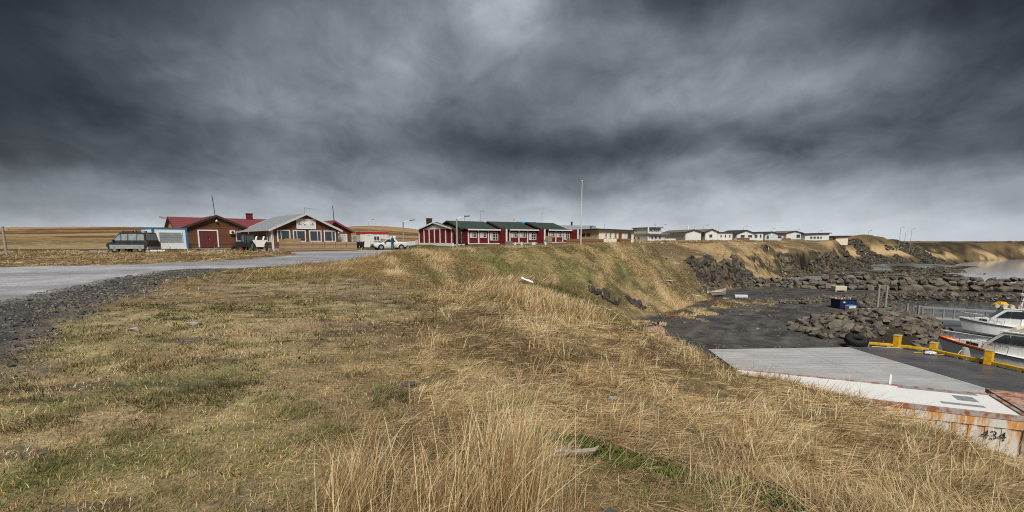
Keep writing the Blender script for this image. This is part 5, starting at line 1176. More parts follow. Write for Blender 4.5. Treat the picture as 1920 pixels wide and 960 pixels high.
        g = MB(); g.prism([(-.4, 2.56), (3.0, 3.12), (3.0, 3.22), (-.4, 2.68)], -.3, W_ - .0, 'x'); g.build('bay_roof', M_GREENROOF, root)
        g = MB(); g.box(-.3, W_, -.47, -.40, 2.5, 2.72); g.box(-.05, W_ - .05, -.03, .03, .15, .3); g.build('fascia', M_WHITE, root)
        for u in (0, W_ * .31, W_ * .62): g = MB(); g.box(u - .1, u + .12, -.07, -.001, .15, 2.5); g.build('pilaster', M_WHITE, root)
        g = MB(); g.box(W_ - .12, W_ + .12, -1.9, 1.4, .1, 2.75); g.build('wing_wall', M_REDW, root); g = MB(); g.box(W_ - .14, W_ + .14, -2.02, -1.901, .0, 2.78); g.build('wing_post', M_WHITE, root)
        g = MB(); g.box(-2.3, -.2, 1.30, 1.39, .3, 2.5); g.build('porch_panel', mat('dark_porch', (.05, .012, .014), .7), root)
        F = mapper('front')
        window(root, F, W_ * .05, 1.25, W_ * .2, .95, mull=(.55,), trans=(.5,), curtain=.35); window(root, F, W_ * .36, 1.25, W_ * .2, .95, mull=(.5,), trans=(.5,), curtain=.4); window(root, F, W_ * .68, .8, W_ * .25, 1.4, mull=(.33, .66), trans=(.35, .7), curtain=.25)
        door(root, mapper('front', 0, 1.38), -1.5, .3, .85, 2.0, M_WALLW)
        return root
    r1 = unit(-7.4, 83.0, 1.02, 'first red house of the row, nearest the lamp post, with a long pilastered end wall', 6.6, True)
    # its end wall with white pilasters
    g = MB(); g.prism([(0.4, .35), (12.6, .35), (12.6, 2.7), (6.4, 3.75), (.4, 2.7)], -2.92, -2.62, 'x'); g.build('end_block', M_REDW, r1)
    g = MB(); g.prism([(1.6, 2.72), (11.2, 2.72), (6.4, 3.62)], -2.95, -2.922, 'x'); g.build('gable_panel', M_WHITE, r1)
    g = MB(); g.prism([(0.0, 2.66), (6.4, 3.84), (12.9, 2.66), (12.9, 2.80), (6.4, 4.0), (0, 2.80)], -3.25, -2.5, 'x'); er = g.build('end_roof', M_GREENROOF, r1)
    g = MB(); g.prism([(0.0, 2.60), (6.4, 3.78), (12.9, 2.60), (12.9, 2.82), (6.4, 4.02), (0, 2.82)], -3.30, -3.255, 'x'); g.build('bargeboard', M_WHITE, er)
    for k in range(7): u = .4 + k * 2.0; g = MB(); g.box(-3.01, -2.923, u, u + .22, .36, 2.68); g.build('pilaster', M_WHITE, r1)
    g = MB(); g.box(-2.98, -2.62, .36, 12.6, -1.2, .345); g.build('white_plinth', M_WHITE, r1)
    chimney(r1, -1.8, 10.6, 2.8, 4.7, .8); aerial(r1, 3.0, 6.0, 4.1, 1.3); 
    r2 = unit(-.4, 88.3, 1.1, 'middle red house of the row with a glazed door bay', 6.6); aerial(r2, -2.3, 6.0, 4.1, 2.0); aerial(r2, 5.4, 6.0, 4.1, .8, .4)
    r3 = unit(7.1, 95.2, 1.2, 'last red house of the row, behind the timber deck', 6.0); aerial(r3, 3.4, 6.0, 4.1, 2.2, .7)
    # blue roof behind
    root = empty('blue_roofed_house', (6.5, 112, 1.5), R_(30), 'house of which only a bright blue roof shows behind the red row', 'house')
    gable(root, -3.5, .8, 0, 8, .2, 3.0, 1.5, 'x', M_REDW, mat('blue_roof', (.03, .26, .50), .5, kind='corrugated'), M_DKTRIM, .3)
    # timber deck and fence
    root = empty('timber_deck', (7.6, 90.6, .95), R_(30), 'brown timber terrace fence with steps in front of the last red house', 'fence')
    for k in range(6): g = MB(); g.box(3.2 + k * 1.5, 4.65 + k * 1.5, 0, .05, .1, 1.15); g.build('board_panel', M_FENCE2, root)
    g = MB(); g.box(-1.2, 1.2, 2.0, 2.05, .1, 1.7); g.build('board_panel', M_FENCE, root); g = MB(); g.box(-1.2, -1.15, 0, 2.0, .1, 1.3); g.build('board_panel', M_FENCE, root)
    g = MB(); g.box(-1.2, 12.2, .06, 3, -.1, .08); g.build('deck', M_FENCE2, root)
    for k in range(4): g = MB(); g.box(1.4, 3.0, -.3 * k - .3, -.3 * k, -.1 - .12 * k, .0 - .12 * k); g.build('step', M_FENCE, root)
    for x in (1.35, 3.05): g = MB(); g.bar((x, 0, .95), (x, -1.3, .5), .08); g.bar((x, 0, 0), (x, 0, .95), .08); g.bar((x, -1.3, -.4), (x, -1.3, .5), .08); g.build('handrail', M_FENCE, root)
    # --- cream house
    root = empty('cream_house', (17.3, 97.5, 1.1), R_(22), 'long cream rendered house with a brown edged shallow roof beside the flagpole', 'house')
    g = MB(); g.box(.03, 8.2, .03, 10, -.8, .1); g.build('plinth', M_CONC, root)
    g = MB(); g.prism([(0, .1), (8.3, .1), (8.3, 2.62), (0, 2.85)], 0, 10.0, 'y'); g.build('wall', M_CREAM, root)
    g = MB(); g.prism([(-.4, 2.89), (8.7, 2.64), (8.7, 2.82), (-.4, 3.07)], -.5, 10.4, 'y'); rf = g.build('roof', mat('pale_roof', (.40, .41, .41), .6), root)
    g = MB(); g.prism([(-.42, 2.80), (8.72, 2.54), (8.72, 2.80), (-.42, 3.06)], -.56, -.505, 'y'); g.box(-.47, -.41, -.5, 10.4, 2.78, 3.06); g.build('fascia', M_DKTRIM, rf)
    F = mapper('front'); L = mapper('left')
    for u, w in ((1.1, .75), (2.2, .75), (3.3, .9)): window(root, F, u, 1.15, w, 1.15, mull=(.5,), curtain=.4)
    window(root, F, 5.8, 1.0, 2.0, 1.25, mull=(.4,), curtain=.5); door(root, F, 4.55, .2, .8, 2.0, mat('brown_door', (.14, .07, .035), .7), frame=M_CREAM)
    for u in (3.2, 5.4): window(root, L, u, 1.6, 1.5, .5, fr=M_DKTRIM, fw=.06)
    g = MB(); g.box(4.2, 6.8, -1.2, -1.15, .1, 1.1); g.box(4.2, 4.25, -1.15, 0, .1, 1.1); g.build('terrace_fence', M_FENCE2, root)
    chimney(root, 1.6, 5.0, 2.9, 3.6, .9, M_GREYM); aerial(root, 3.2, 3, 2.9, 1.2, .3)
    root = empty('grey_roofed_house', (12.6, 116, 1.6), R_(15), 'low house with a pale grey roof showing behind the cream house', 'house')
    gable(root, 0, 8.5, 0, 8, .2, 2.5, 1.3, 'x', M_WALLW, M_ZINC, M_DKTRIM, .3); chimney(root, 3.2, 4, 3.6, 4.7, .35)
    # --- two storey white house
    root = empty('two_storey_house', (34.9, 126, 1.55), R_(20), 'white two storey house with a dark upper floor and balcony', 'house'); root.scale = (.95, .95, .8)
    g = MB(); g.box(0, 5.6, 0, 8, -.6, 2.4); g.box(.3, 4.6, .6, 7.5, 2.4, 4.35); g.box(-.1, .25, -.2, .1, -.2, 4.75); g.build('wall', M_WALLW, root)
    g = MB(); g.prism([(-.3, 2.42), (6.4, 2.42), (6.4, 2.56), (-.3, 2.72)], -.9, 8.2, 'y'); g.box(5.6, 9.4, 0, 4, .9, 1.05); g.build('lower_roof', mat('pale_roof'), root)
    g = MB(); g.box(.0, 5.0, .0, 7.8, 4.351, 4.6); g.build('upper_roof', M_DKTRIM, root)
    g = MB(); g.box(.5, 4.4, .53, .599, 3.1, 4.1); g.build('upper_band', M_DKTRIM, root)
    F = mapper('front', 0, .53); [window(root, F, u, 3.2, .9, .85) for u in (.9, 2.1, 3.3)]; F = mapper('front'); [window(root, F, u, .8, .8, 1.1) for u in (1.1, 2.2, 3.5)]
    L = mapper('left'); [window(root, L, u, .8, 1.1, .8) for u in (3.5, 5.6)]
    g = MB(); g.box(5.6, 9.2, 0, 3.5, -.5, .9); g.build('annex', M_WALLW, root); aerial(root, 4.6, 3, 4.6, 1.3, .3)
    # --- the white houses farther on
    def far(name, px0, px1, Y, rz, label, H=2.7, rise=1.0, ridge='y', wall=M_WALLW, roof=None, D=8, wins=(), trim=M_DKTRIM, z=None, flat=False, porch=None):
        u0, _ = ratio(px0, 450); u1, _ = ratio(px1, 450); c, s = math.cos(R_(rz)), math.sin(R_(rz)); X = u0 * Y; W_ = (u1 - u0) * Y / (c - u1 * s)
        zz = z if z is not None else gz(X + 1, Y + 1)
        root = empty(name, (X, Y, zz), R_(rz), label, 'house', 'white houses along the plateau edge')
        if flat:
            g = MB(); g.prism([(0, -.6), (W_, -.6), (W_, H + .15), (0, H - .15)], 0, D, 'y'); g.build('wall', wall, root)
            g = MB(); g.prism([(-.4, H - .14), (W_ + .4, H + .17), (W_ + .4, H + .5), (-.4, H + .12)], -.5, D + .4, 'y'); g.build('roof', M_DKTRIM, root)
        else: gable(root, 0, W_, 0, D, .2, H, rise, ridge, wall, roof or mat('grey_roof', (.16, .16, .155), .7, kind='corrugated'), trim, .3)
        for f0, f1, z0, h in wins: window(root, mapper('front'), f0 * W_, z0, (f1 - f0) * W_, h, fw=.07)
        if porch: g = MB(); g.box(porch[0] * W_, porch[1] * W_, -1.8, -1.7, -.3, .8); g.build('terrace_fence', M_FENCE2, root)
        return root, W_
    r, w = far('white_house', 1263, 1283, 190, 12, 'small distant white gabled house, leftmost of the far group', 2.5, 1.2, wins=((.15, .35, .9, 1), (.5, .85, .9, 1)))
    r, w = far('white_house', 1285, 1314, 140, 10, 'white house with a blank gable facing the harbour', 2.5, .7, D=14); g = MB(); g.tube([(w * .5, 3, 3.2), (w * .5, 3, 4.3)], [.25, .2], 8); g.build('flue', M_WHITE, r); aerial(r, w * .9, 3, 3, 1.2, .2)
    g = MB(); g.box(w, w + 1.2, 1.5, 9, -.3, 2.5); g.build('link_block', M_DKTRIM, r)
    r, w = far('white_house', 1322, 1345, 143, 10, 'white house with one square window in its gable and a long side to the right', 2.6, .75, wins=((.3, .58, .9, 1.05),), D=8)
    g = MB(); g.box(w + .1, w + 5.2, .6, 8, -.4, 2.45); g.build('side_wing', M_WALLW, r); g = MB(); g.box(w + .32, w + 5.5, .2, 8.3, 2.451, 2.62); g.build('wing_roof', M_DKTRIM, r)
    for k in (1.2, 2.6, 4.0): window(r, mapper('front', w, .6), k, .9, .6, 1.0)
    aerial(r, w + 2.2, 3, 2.6, 1.6, .3)
    r, w = far('white_house', 1381, 1414, 152, 14, 'white house with a dark green gable roof and a brown terrace fence', 2.2, 1.0, roof=M_GREENROOF, wins=((.2, .45, .8, 1), (.62, .88, .9, .9)), porch=(-.2, .5))
    g = MB(); g.box(w + .1, w + 3.6, .4, 7, -.4, 2.35); g.build('side_wing', M_WALLW, r); g = MB(); g.box(w + .3, w + 3.9, .1, 7.3, 2.351, 2.5); g.build('wing_roof', M_DKTRIM, r); window(r, mapper('front', w, .4), .3, .8, 1.2, 1.2); window(r, mapper('front', w, .4), 2.2, .8, .8, 1.2)
    r, w = far('white_house', 1434, 1458, 163, 14, 'pale bluish white house with a green roof slope, behind a low terrace fence', 2.2, .7, roof=M_GREENROOF, wall=mat('pale_blue', (.50, .57, .60), .8), wins=((.1, .3, .5, 1.3),), porch=(1.0, 1.7))
    g = MB(); g.box(w + .1, w + 3.0, .8, 7, -.4, 2.0); g.build('side_wing', mat('pale_blue'), r); g = MB(); g.box(w + .3, w + 3.3, .4, 7.3, 2.001, 2.15); g.build('wing_roof', M_DKTRIM, r); window(r, mapper('front', w, .8), .5, .7, 1.8, .9)
    far('white_house', 1474, 1504, 172, 14, 'white house with a shallow dark gable roof and one broad window', 2.3, .7, wins=((.60, .85, .6, 1.3),))
    far('white_house', 1509, 1554, 172, 10, 'flat roofed white house with a row of dark windows', 2.3, flat=True, wins=((.2, .31, .6, .9), (.34, .45, .6, .9), (.48, .59, .6, .9), (.62, .70, .6, .9)))
    r, w = far('white_house', 1567, 1590, 176, 10, 'cream grey flat roofed house block, rightmost of the far group', 2.3, flat=True, wall=M_CREAM); g = MB(); g.box(-2.0, 0, .8, 7, -.4, 2.0); g.build('link_block', mat('link_brown', (.12, .07, .05), .8), r)
buildings()
# ------------------------------------------------------------------ poles and lamps
def lamp_proto(h, arm=1.1, m=None, wood=False):
    root = empty('street_lamp', (0, 0, 0)); g = MB(); g.tube([(0, 0, -.4), (0, 0, h)], [.13 if wood else .08, .09 if wood else .05], 8); g.build('pole', m or M_WROD, root)
    g = MB(); g.tube([(0, 0, h - .05), (arm * .4, 0, h + .12), (arm, 0, h + .22)], .035, 6); g.build('arm', M_GREYM, root)
    g = MB(); g.loft([[(x, b, h + .20 + zz), (x, -b, h + .20 + zz), (x, -b * .8, h + .33 + zz), (x, b * .8, h + .33 + zz)] for x, b, zz in ((arm - .1, .06, -.02), (arm + .15, .15, .0), (arm + .6, .14, .06), (arm + .7, .05, .1))]); g.build('lamp_head', mat('lamp_grey', (.07, .075, .08), .5), root)
    return root
def poles():
    def zb(x, y): return gz(x, y)
    def place(px, ytop, Y, rz, label, group='street lamps of the village', h=None):
        u, v = ratio(px, 455); x = u * Y; z = zb(x, Y); top = EYE + ratio(px, ytop)[1] * Y
        r = lamp_proto(max(top - z - .25, 2), 1.0, wood=Y < 90); r.location = (x, Y, z); r.rotation_euler = (0, 0, rz); tag(r, label, 'street lamp', group)
    place(857, 406, 62, .2, 'street lamp on a grey wooden pole in front of the red house, nearest and tallest')
    place(757, 413, 72, .3, 'street lamp on a thin pole right of the white pickup')
    place(692, 412, 150, .3, 'street lamp standing on the hill above the white cabin')
    place(1317, 422, 150, .2, 'far street lamp between two white gabled houses')
    place(1234, 422, 170, 3.0, 'far street lamp, left of the pair right of the two storey house')
    place(1240, 421, 176, .2, 'far street lamp, right of the pair right of the two storey house')
    place(1392, 424, 168, .2, 'far street lamp above the green gabled house')
    place(1445, 428, 180, .2, 'far street lamp above the pale bluish house')
    place(1491, 430, 190, .2, 'far street lamp above the house with the broad window')
    place(1533, 433, 195, .2, 'far street lamp above the flat roofed house')
    place(1626, 435, 200, .2, 'far street lamp alone on the bare ridge right of the houses')
    place(1686, 426, 185, .3, 'leftmost and tallest of the three lamps on the headland skyline')
    place(1696, 435, 215, .3, 'middle and smallest of the three lamps on the headland skyline')
    place(1707, 429, 190, .3, 'rightmost of the three lamps on the headland skyline')
    # flagpole
    u, v = ratio(1089, 460); Y = 60; x = u * Y; z = gz(x, Y); top = EYE + ratio(1089, 340)[1] * Y
    r = empty('flagpole', (x, Y, z), 0, 'tall bare white flagpole standing at the edge of the gully', 'flagpole')
    g = MB(); g.tube([(0, 0, -.3), (0, 0, top - z)], [.085, .045], 10); g.build('pole', mat('pole_white', (.55, .55, .54), .5), r); g = MB(); g.sphere((0, 0, top - z + .05), .08); g.build('finial', M_WHITE, r)
    # utility pole on the left edge
    r = empty('utility_pole', (-47.2, 45.5, gz(-47, 45.5)), 0, 'grey wooden pole at the left edge of the picture', 'pole'); g = MB(); g.tube([(0, 0, -.3), (0, 0, 2.55)], [.11, .09], 8); g.build('post', M_WROD, r); g = MB(); g.bar((-.5, 0, 2.3), (.5, 0, 2.3), .09); g.build('crossbar', M_WROD, r)
    # low wall / rail behind the verge and planks lying
    x0 = -62
    r = empty('low_rail', (-58, 52.0, 0.55), 0.0, 'low dark boundary wall running along the far side of the grass verge', 'wall'); g = MB(); g.box(0, 24.5, 0, .3, -.3, .32); g.build('wall', mat('dark_wall', (.09, .07, .05), .9, var=.3), r)
    for (px, py, L, rz, c, lab) in ((187, 473, 1.9, -.1, M_WROD, 'long grey beam lying on the verge left of the dark van'), (285, 473, 2.6, .05, M_WALLW, 'long white beam lying in front of the kiosk')):
        p = at(px, py, 46.5); z = gz(p.x, p.y); g = MB(); g.box(-L / 2, L / 2, -.12, .12, 0, .16); o = g.build('beam', c, loc=(p.x, p.y, z + .06)); o.rotation_euler = (0, 0, rz); tag(o, lab, 'beam')
    # small things on the lawn
    for (px, py, Y, kind, lab) in ((955, 464, 76, 'slab', 'grey upright concrete block on the lawn before the red houses'), (966, 465, 74, 'post', 'tan short post just right of the grey concrete block'), (978, 465, 74, 'post', 'white short post midway along the lawn'), (1000, 465, 74, 'box', 'white low box with a dark top on the lawn'), (1023, 465, 74, 'hyd', 'white post with a green cap at the right end of the lawn')):
        u, v = ratio(px, py); x = u * Y; z = gz(x, Y); g = MB()
        if kind == 'slab': g.box(-.5, .5, -.15, .15, -.1, .6); o = g.build('concrete_block', mat('dark_concrete'), loc=(x, Y, z), bevel=.03); tag(o, lab, 'block')
        elif kind == 'post': g.box(-.14, .14, -.14, .14, -.1, .45); g.box(-.1, .1, -.1, .1, .45, .52); o = g.build('marker_post', M_WALLW if 'white' in lab else M_CREAM, loc=(x, Y, z), bevel=.02); tag(o, lab, 'post')
        elif kind == 'box':
            r = empty('meter_box', (x, Y, z), 0, lab, 'box'); g.box(-.2, .3, -.2, .2, -.1, .45); g.build('body', M_WALLW, r); g = MB(); g.box(-.3, .3, -.25, .25, .46, .6); g.build('lid', M_DKTRIM, r)
        else:
            r = empty('hydrant', (x, Y, z), 0, lab, 'hydrant'); g.tube([(0, 0, -.1), (0, 0, .55)], .14, 10); g.build('barrel', M_WHITE, r); g = MB(); g.tube([(0, 0, .55), (0, 0, .75), (0, 0, .95)], [.26, .24, .08], 10); g.build('cap', mat('hydrant_green', (.03, .24, .13), .5), r)
poles()
# ------------------------------------------------------------------ vehicles
def wheel(root, x, y, r, w, rim=None):
    g = MB(); s = 1 if y > 0 else -1
    g.tube([(x, y - w / 2, r), (x, y - w / 2 + .02, r), (x, y + w / 2 - .02, r), (x, y + w / 2, r)], [r * .85, r, r, r * .85], 18); t = g.build('wheel', M_DARK, root)
    g = MB(); g.tube([(x, y + s * w / 2, r), (x, y + s * (w / 2 + .012), r)], r * .58, 14); g.build('rim', rim or M_GREYM, t)
def car(loc, rz, L, Wd, H, prof, glass, paint, lower, label, cat, rack=False, win_y=.0, rim=None, wb=(.18, .80), wr=.33, name='car'):
    """front is +x; prof = body side outline; glass = greenhouse outline; lower = lower side panel material"""
    root = empty(name, loc, rz, label, cat); g = MB(); hw = Wd / 2
    zs = prof['belt']
    g.loft([[(x, s * hw * k, z) for s, k, z in ((1, .93, b0), (1, 1, b0 + .25), (1, 1.0, zz - .08), (1, .93, zz), (-1, .93, zz), (-1, 1.0, zz - .08), (-1, 1, b0 + .25), (-1, .93, b0))] for x, b0, zz in prof['low']]); g.build('body', paint, root)
    g = MB(); g.loft([[(x, hw * .90, z0), (x + dx, hw * .74, z1), (x + dx, -hw * .74, z1), (x, -hw * .90, z0)] for x, dx, z0, z1 in prof['cab']]); g.build('cabin', paint, root)
    if lower:
        for s in (-1, 1): g = MB(); g.box(prof['lx'][0], prof['lx'][1], min(s * hw, s * (hw + .012)), max(s * hw, s * (hw + .012)), .36, .72); g.build('side_trim', lower, root)
    for s in (-1, 1):
        for P in glass:
            g = MB(); k = lambda z: hw * (.90 + (.74 - .90) * (z - prof['cab'][0][2]) / (H - prof['cab'][0][2]))
            vs = [(x, s * (k(z) + .012), z) for x, z in P] + [(x, s * (k(z) - .02), z) for x, z in P]; A = [g.bm.verts.new(v) for v in vs]; n = len(P)
            g.bm.faces.new(A[:n]); g.bm.faces.new(A[n:][::-1]); [g.bm.faces.new([A[i], A[n + i], A[n + (i + 1) % n], A[(i + 1) % n]]) for i in range(n)]; g.build('side_window', M_GLASS, root)
    for key in ('ws', 'rw'):
        (xa, za), (xb, zb_) = prof[key]; g = MB(); sg = 1 if key == 'ws' else -1
        g.hull8([(xa, -hw * .84, za), (xa, hw * .84, za), (xa + .02 * sg, hw * .84, za), (xa + .02 * sg, -hw * .84, za), (xb, -hw * .70, zb_), (xb, hw * .70, zb_), (xb + .02 * sg, hw * .70, zb_ + .01), (xb + .02 * sg, -hw * .70, zb_ + .01)]); g.build('windscreen' if key == 'ws' else 'rear_window', mat('screen_glass', (.22, .26, .28), .15, var=.1), root)
    for f in wb:
        for s in (-1, 1):
            x = L * f; wheel(root, x, s * (hw - .10), wr, .22, rim); g = MB(); g.tube([(x, s * (hw - .22), wr), (x, s * (hw + .006), wr)], wr + .07, 18); g.build('wheel_arch', M_DARK, root)
    g = MB(); g.box(L - .10, L + .04, -hw * .95, hw * .95, .30, .52); g.build('front_bumper', lower or M_DARK, root); g = MB(); g.box(-.06, .08, -hw * .95, hw * .95, .32, .55); g.build('rear_bumper', lower or M_DARK, root)
    for s in (-1, 1):
        g = MB(); g.box(L - .02, L + .02, s * hw * .9 - (.32 if s > 0 else 0), s * hw * .9 + (0 if s > 0 else .32), .62, .78); g.build('headlight', mat('lamp_clear', (.6, .62, .62), .2), root)
        g = MB(); g.box(-.04, .0, min(s * hw * .95, s * hw * .75), max(s * hw * .95, s * hw * .75), .75, 1.0); g.build('tail_light', mat('lamp_red', (.35, .02, .02), .3), root)
        g = MB(); g.box(prof['mir'] - .05, prof['mir'] + .1, min(s * hw * .95, s * (hw + .16)), max(s * hw * .95, s * (hw + .16)), zs, zs + .16); g.build('mirror', M_DARK, root)
    g = MB(); g.box(L + .005, L + .03, -.35, .35, .58, .74); g.build('grille', M_DARK, root)
    if rack:
        for x in (L * .28, L * .60): g = MB(); g.bar((x, -hw * .78, H + .1), (x, hw * .78, H + .1), .05); [g.bar((x, s * hw * .70, H - .02), (x, s * hw * .70, H + .14), .06) for s in (-1, 1)]; g.build('roof_bar', M_DARK, root)
    return root
def vehicles():
    M_VAN = mat('dark_green_paint', (.030, .036, .036), .3, var=.2, scale=2, spec=.6); M_SIL = mat('silver_trim', (.30, .31, .31), .45, var=.15, scale=4); M_WC = mat('white_car_paint', (.68, .70, .66), .35, var=.06, spec=.5)
    prof = dict(belt=1.02, low=((0, .42, 1.0), (.25, .36, 1.06), (2.0, .33, 1.06), (4.0, .33, 1.02), (4.55, .36, .90), (4.75, .45, .80)), cab=((.10, .12, 1.0, 1.78), (.6, .0, 1.05, 1.84), (2.4, 0, 1.05, 1.86), (3.3, -.05, 1.04, 1.80), (4.15, -.55, .99, 1.55)), lx=(.35, 4.35), ws=((4.18, 1.02), (3.36, 1.74)), rw=((.09, 1.12), (.2, 1.72)), mir=3.75)
    gl = ([(.35, 1.12), (1.15, 1.12), (1.15, 1.68), (.45, 1.66)], [(1.25, 1.12), (2.20, 1.12), (2.20, 1.70), (1.25, 1.70)], [(2.30, 1.12), (3.0, 1.12), (3.0, 1.68), (2.30, 1.70)], [(3.1, 1.12), (3.95, 1.10), (3.42, 1.58), (3.1, 1.66)])
    p = at(290, 470, 47.0); x, y = p.x, 47.0; z = gz(x - 2, y) + .02
    g = mat('van_glass', (.25, .28, .29), .15, var=.3, scale=3)
    r = car((x, y, z), R_(178), 4.75, 1.75, 1.86, prof, gl, M_VAN, M_SIL, 'dark green and silver van with roof bars parked beside the kiosk', 'van', rack=True, wr=.36, name='van'); r.scale = (.84, 1, 1.04)
    for ch in r.children:
        if ch.name.startswith('side_window'): ch.data.materials.clear(); ch.data.materials.append(g)
    prof = dict(belt=.92, low=((0, .45, .95), (.3, .36, 1.0), (1.2, .30, .98), (3.2, .28, .92), (3.9, .30, .84), (4.35, .40, .70)), cab=((1.15, .35, .96, 1.38), (1.7, .1, .94, 1.46), (2.4, .0, .93, 1.47), (3.35, -.75, .90, 1.36)), lx=(.3, 4.0), ws=((3.32, .94), (2.62, 1.38)), rw=((1.12, 1.0), (1.5, 1.38)), mir=2.95)
    gl = ([(1.5, 1.0), (2.15, 1.0), (2.15, 1.36), (1.72, 1.34)], [(2.22, 1.0), (3.05, .98), (2.58, 1.34), (2.22, 1.38)])
    x = ratio(757, 465)[0] * 64.5; y = 65.2; z = gz(x - 1.5, 64.2) + .02
    car((x, y, z), R_(213), 4.35, 1.70, 1.47, prof, gl, M_WC, None, 'white four door car parked facing left on the gravel beside the person', 'car')
    # white tank / trailer behind the car
    x = ratio(752, 460)[0] * 67; r = empty('white_trailer', (x + .8, 67.4, gz(x, 67.4)), R_(30), 'small white boat shaped trailer behind the white car', 'trailer')
    g = MB(); g.loft([[(x_, b, 1.0 + s), (x_, b * .9, .5 + s), (x_, -b * .9, .5 + s), (x_, -b, 1.0 + s)] for x_, b, s in ((-1.3, .55, 0), (0, .65, 0), (1.0, .4, .1), (1.5, .06, .25))]); g.build('shell', M_WHITE, r); g = MB(); g.bar((-1.2, 0, .45), (2.0, 0, .4), .1); g.build('drawbar', M_GREYM, r)
    for s in (-1, 1): wheel(r, -.2, s * .6, .28, .18)
    x = ratio(737, 455)[0] * 74; g = MB(); g.tube([(0, 0, 0), (0, 0, .02), (0, 0, 1.0), (0, 0, 1.2)], [.5, .55, .55, .3], 14); o = g.build('water_tank', M_WALLW, loc=(x, 74, gz(x, 74) + .55)); 
    tag(o, 'white round plastic tank standing behind the person by the car', 'tank')
    g = MB(); g.box(-.7, .7, -.6, .6, -.2, .55); o = g.build('tank_base', M_CONC, loc=(x, 74, gz(x, 74))); tag(o, 'concrete base block under the white round tank', 'base')
    # dark small car and bin by the cabin
    prof2 = dict(belt=.85, low=((0, .4, .8), (.3, .3, .88), (3.2, .28, .85), (3.7, .35, .7)), cab=((.4, .3, .86, 1.25), (1.0, .1, .86, 1.36), (2.0, 0, .86, 1.36), (2.8, -.5, .84, 1.25)), lx=(0, 1), ws=((2.8, .88), (2.3, 1.26)), rw=((.38, .9), (.7, 1.24)), mir=2.4)
    x = ratio(668, 463)[0] * 69
    car((x, 69, gz(x, 69)), R_(150), 3.7, 1.55, 1.36, prof2, ([(.9, .92), (1.6, .92), (1.6, 1.28), (1.05, 1.28)], [(1.68, .92), (2.5, .9), (2.15, 1.24), (1.68, 1.28)]), mat('black_paint', (.015, .016, .02), .3), None, 'small black car half hidden behind the restaurant corner', 'car')
    x = ratio(677, 465)[0] * 70; r = empty('wheelie_bin', (x, 70.4, gz(x, 70.4)), 0, 'black wheelie bin with pale lid in front of the white cabin', 'bin'); g = MB(); g.loft([[(-s, -s, z), (s, -s, z), (s, s, z), (-s, s, z)] for s, z in ((.22, .05), (.3, .85))]); g.build('body', M_DARK, r); g = MB(); g.box(-.32, .34, -.34, .32, .851, .93); g.build('lid', mat('bin_lid', (.35, .38, .42), .5), r)
    # tractor: dark cab, red hubs, white sprayer body
    M_RH = mat('red_hub', (.45, .03, .03), .5); M_TD = mat('tractor_dark', (.035, .04, .04), .5)
    c = Matrix.Rotation(R_(35), 3, 'Z'); x = ratio(478, 468)[0] * 53.5; z = gz(x, 53.5); r = empty('tractor', (x - 1.15, 54.6, z), R_(242), 'dark cabbed tractor with red front hubs in front of the restaurant side wall', 'tractor'); r.scale = (.8, .8, .92)
    g = MB(); g.loft([[(x_, b, z0), (x_, b, z1), (x_, -b, z1), (x_, -b, z0)] for x_, b, z0, z1 in ((.9, .35, .6, 1.2), (2.0, .33, .6, 1.15), (2.3, .28, .65, 1.0))]); g.build('bonnet', M_TD, r)
    g = MB()
    for xx in (-.5, .85):
        for yy in (-.55, .55): g.bar((xx, yy, .9), (xx * .9, yy * .92, 2.05), .08)
    g.box(-.55, .9, -.6, .6, 2.051, 2.15); g.box(-.5, .85, -.55, .55, .6, 1.05); g.build('cab', M_TD, r)
    g = MB(); g.box(-.42, .78, -.52, .52, 1.051, 2.04); g.build('cab_glass', mat('cab_glass', (.10, .13, .13), .1), r)
    for s in (-1, 1): wheel(r, 0, s * .75, .68, .4, M_GREYM); wheel(r, 1.85, s * .62, .38, .26, M_RH)
    g = MB(); g.tube([(.9, .3, 1.15), (.9, .3, 2.0)], .04, 6); g.build('exhaust', M_DARK, r); g = MB(); g.tube([(0, 0, 2.15), (0, 0, 2.3)], .07, 8); g.build('beacon', M_ORANGE, r)
    r = empty('white_spreader', (x + .05, 54.6, z), R_(25), 'white hopper bodied machine on big dark wheels right of the tractor', 'spreader'); r.scale = (.72, .72, .86)
    g = MB(); g.loft([[(-s, -.55, zz), (s, -.55, zz), (s, .55, zz), (-s, .55, zz)] for s, zz in ((.55, .62), (.62, .95), (.95, 1.35), (.98, 1.5))]); g.build('hopper', mat('hopper_white', (.64, .62, .56), .6, var=.15, scale=4), r)
    for xx in (-.55, .45): g = MB(); g.bar((xx, -.3, 1.5), (xx + .15, .3, 1.95), .22, .1); g.build('bracket', M_WALLW, r)
    g = MB(); g.box(-.3, .35, -.2, .3, 1.51, 1.85); g.build('engine', M_DARK, r); g = MB(); g.box(-.4, .4, -.3, .3, .3, .6); g.build('chassis', M_DARK, r)
    for s in (-1, 1): wheel(r, .0, s * .0 + .75 * s, .01, .01) if False else None
    for s in (-1, 1):
        g = MB(); g.tube([(s * .85 - .17, 0, .6), (s * .85 - .15, 0, .6), (s * .85 + .15, 0, .6), (s * .85 + .17, 0, .6)], [.5, .6, .6, .5], 18); t = g.build('wheel', M_DARK, r); g = MB(); g.tube([(s * 1.03 - .01, 0, .6), (s * 1.03 + .01, 0, .6)], .3, 12); g.build('rim', M_GREYM, t)
vehicles()
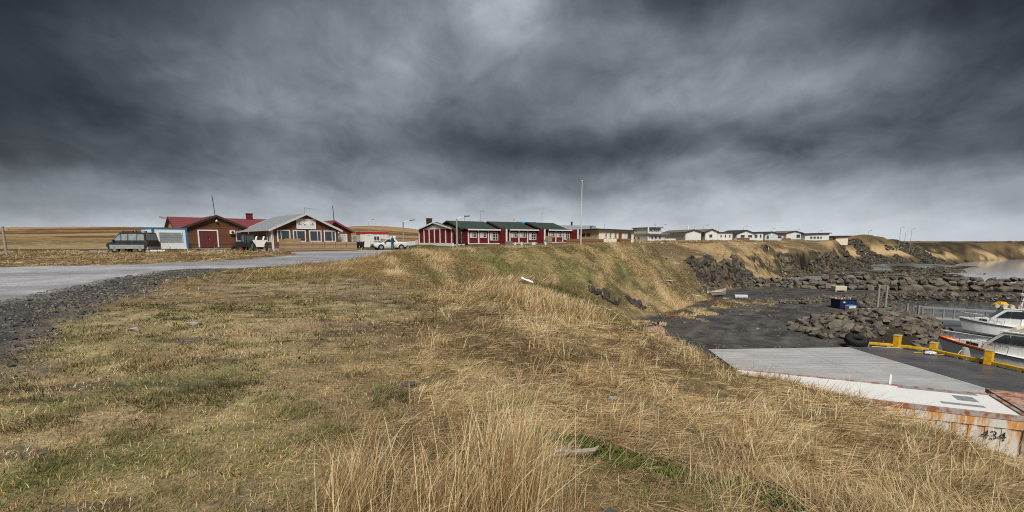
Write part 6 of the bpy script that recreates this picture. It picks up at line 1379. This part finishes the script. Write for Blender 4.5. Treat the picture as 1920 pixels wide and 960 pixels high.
def person():
    Y = 62.6; x = ratio(736, 460)[0] * Y; z = gz(x, Y); root = empty('person', (x, Y, z), R_(160), 'person in a dark blue jacket and trousers standing beside the white car', 'person')
    J = [(0, 0, .92), (0, 0, 1.15), (0, 0, 1.40), (0, .01, 1.50), (0, .02, 1.58), (.17, 0, 1.40), (.24, .03, 1.13), (.20, .16, .93), (-.17, 0, 1.40), (-.25, .02, 1.13), (-.24, .10, .88), (.09, 0, .86), (.11, .02, .48), (.12, 0, .08), (.12, .14, .03), (-.09, 0, .86), (-.11, .03, .48), (-.13, 0, .08), (-.13, .14, .03)]
    E = [(0, 1), (1, 2), (2, 3), (3, 4), (2, 5), (5, 6), (6, 7), (2, 8), (8, 9), (9, 10), (0, 11), (11, 12), (12, 13), (13, 14), (0, 15), (15, 16), (16, 17), (17, 18)]
    Rr = [.15, .15, .15, .06, .06, .075, .055, .035, .075, .055, .035, .095, .07, .05, .04, .095, .07, .05, .04]
    me = bpy.data.meshes.new('body'); me.from_pydata(J, E, []); o = bpy.data.objects.new('body', me); link(o, root); mod = o.modifiers.new('skin', 'SKIN')
    for i, v in enumerate(me.skin_vertices[0].data): v.radius = (Rr[i], Rr[i]); v.use_root = (i == 0)
    s = o.modifiers.new('sub', 'SUBSURF'); s.levels = 2; s.render_levels = 2
    m = mat('navy_cloth', (.025, .045, .12), .85, var=.15); me.materials.append(m)
    g = MB(); g.sphere((0, .03, 1.64), (.085, .10, .12), 3); g.sphere((0, .13, 1.63), (.018, .03, .03), 1); g.build('head', mat('skin', (.45, .27, .19), .6), root, smooth=True)
    g = MB(); g.sphere((0, .005, 1.69), (.095, .105, .095), 2); g.build('hair', mat('hair', (.05, .035, .025), .8), root, smooth=True)
    for xx, yy, zz in ((.20, .18, .88), (-.24, .12, .83)): g = MB(); g.sphere((xx, yy, zz), (.03, .04, .06), 2); [g.tube([(xx + .012 * k - .02, yy + .01, zz - .03), (xx + .014 * k - .022, yy + .02, zz - .10)], [.009, .006], 5) for k in range(4)]; g.tube([(xx, yy + .03, zz), (xx, yy + .06, zz - .04)], .01, 5); g.build('hand', mat('skin'), root)
person()
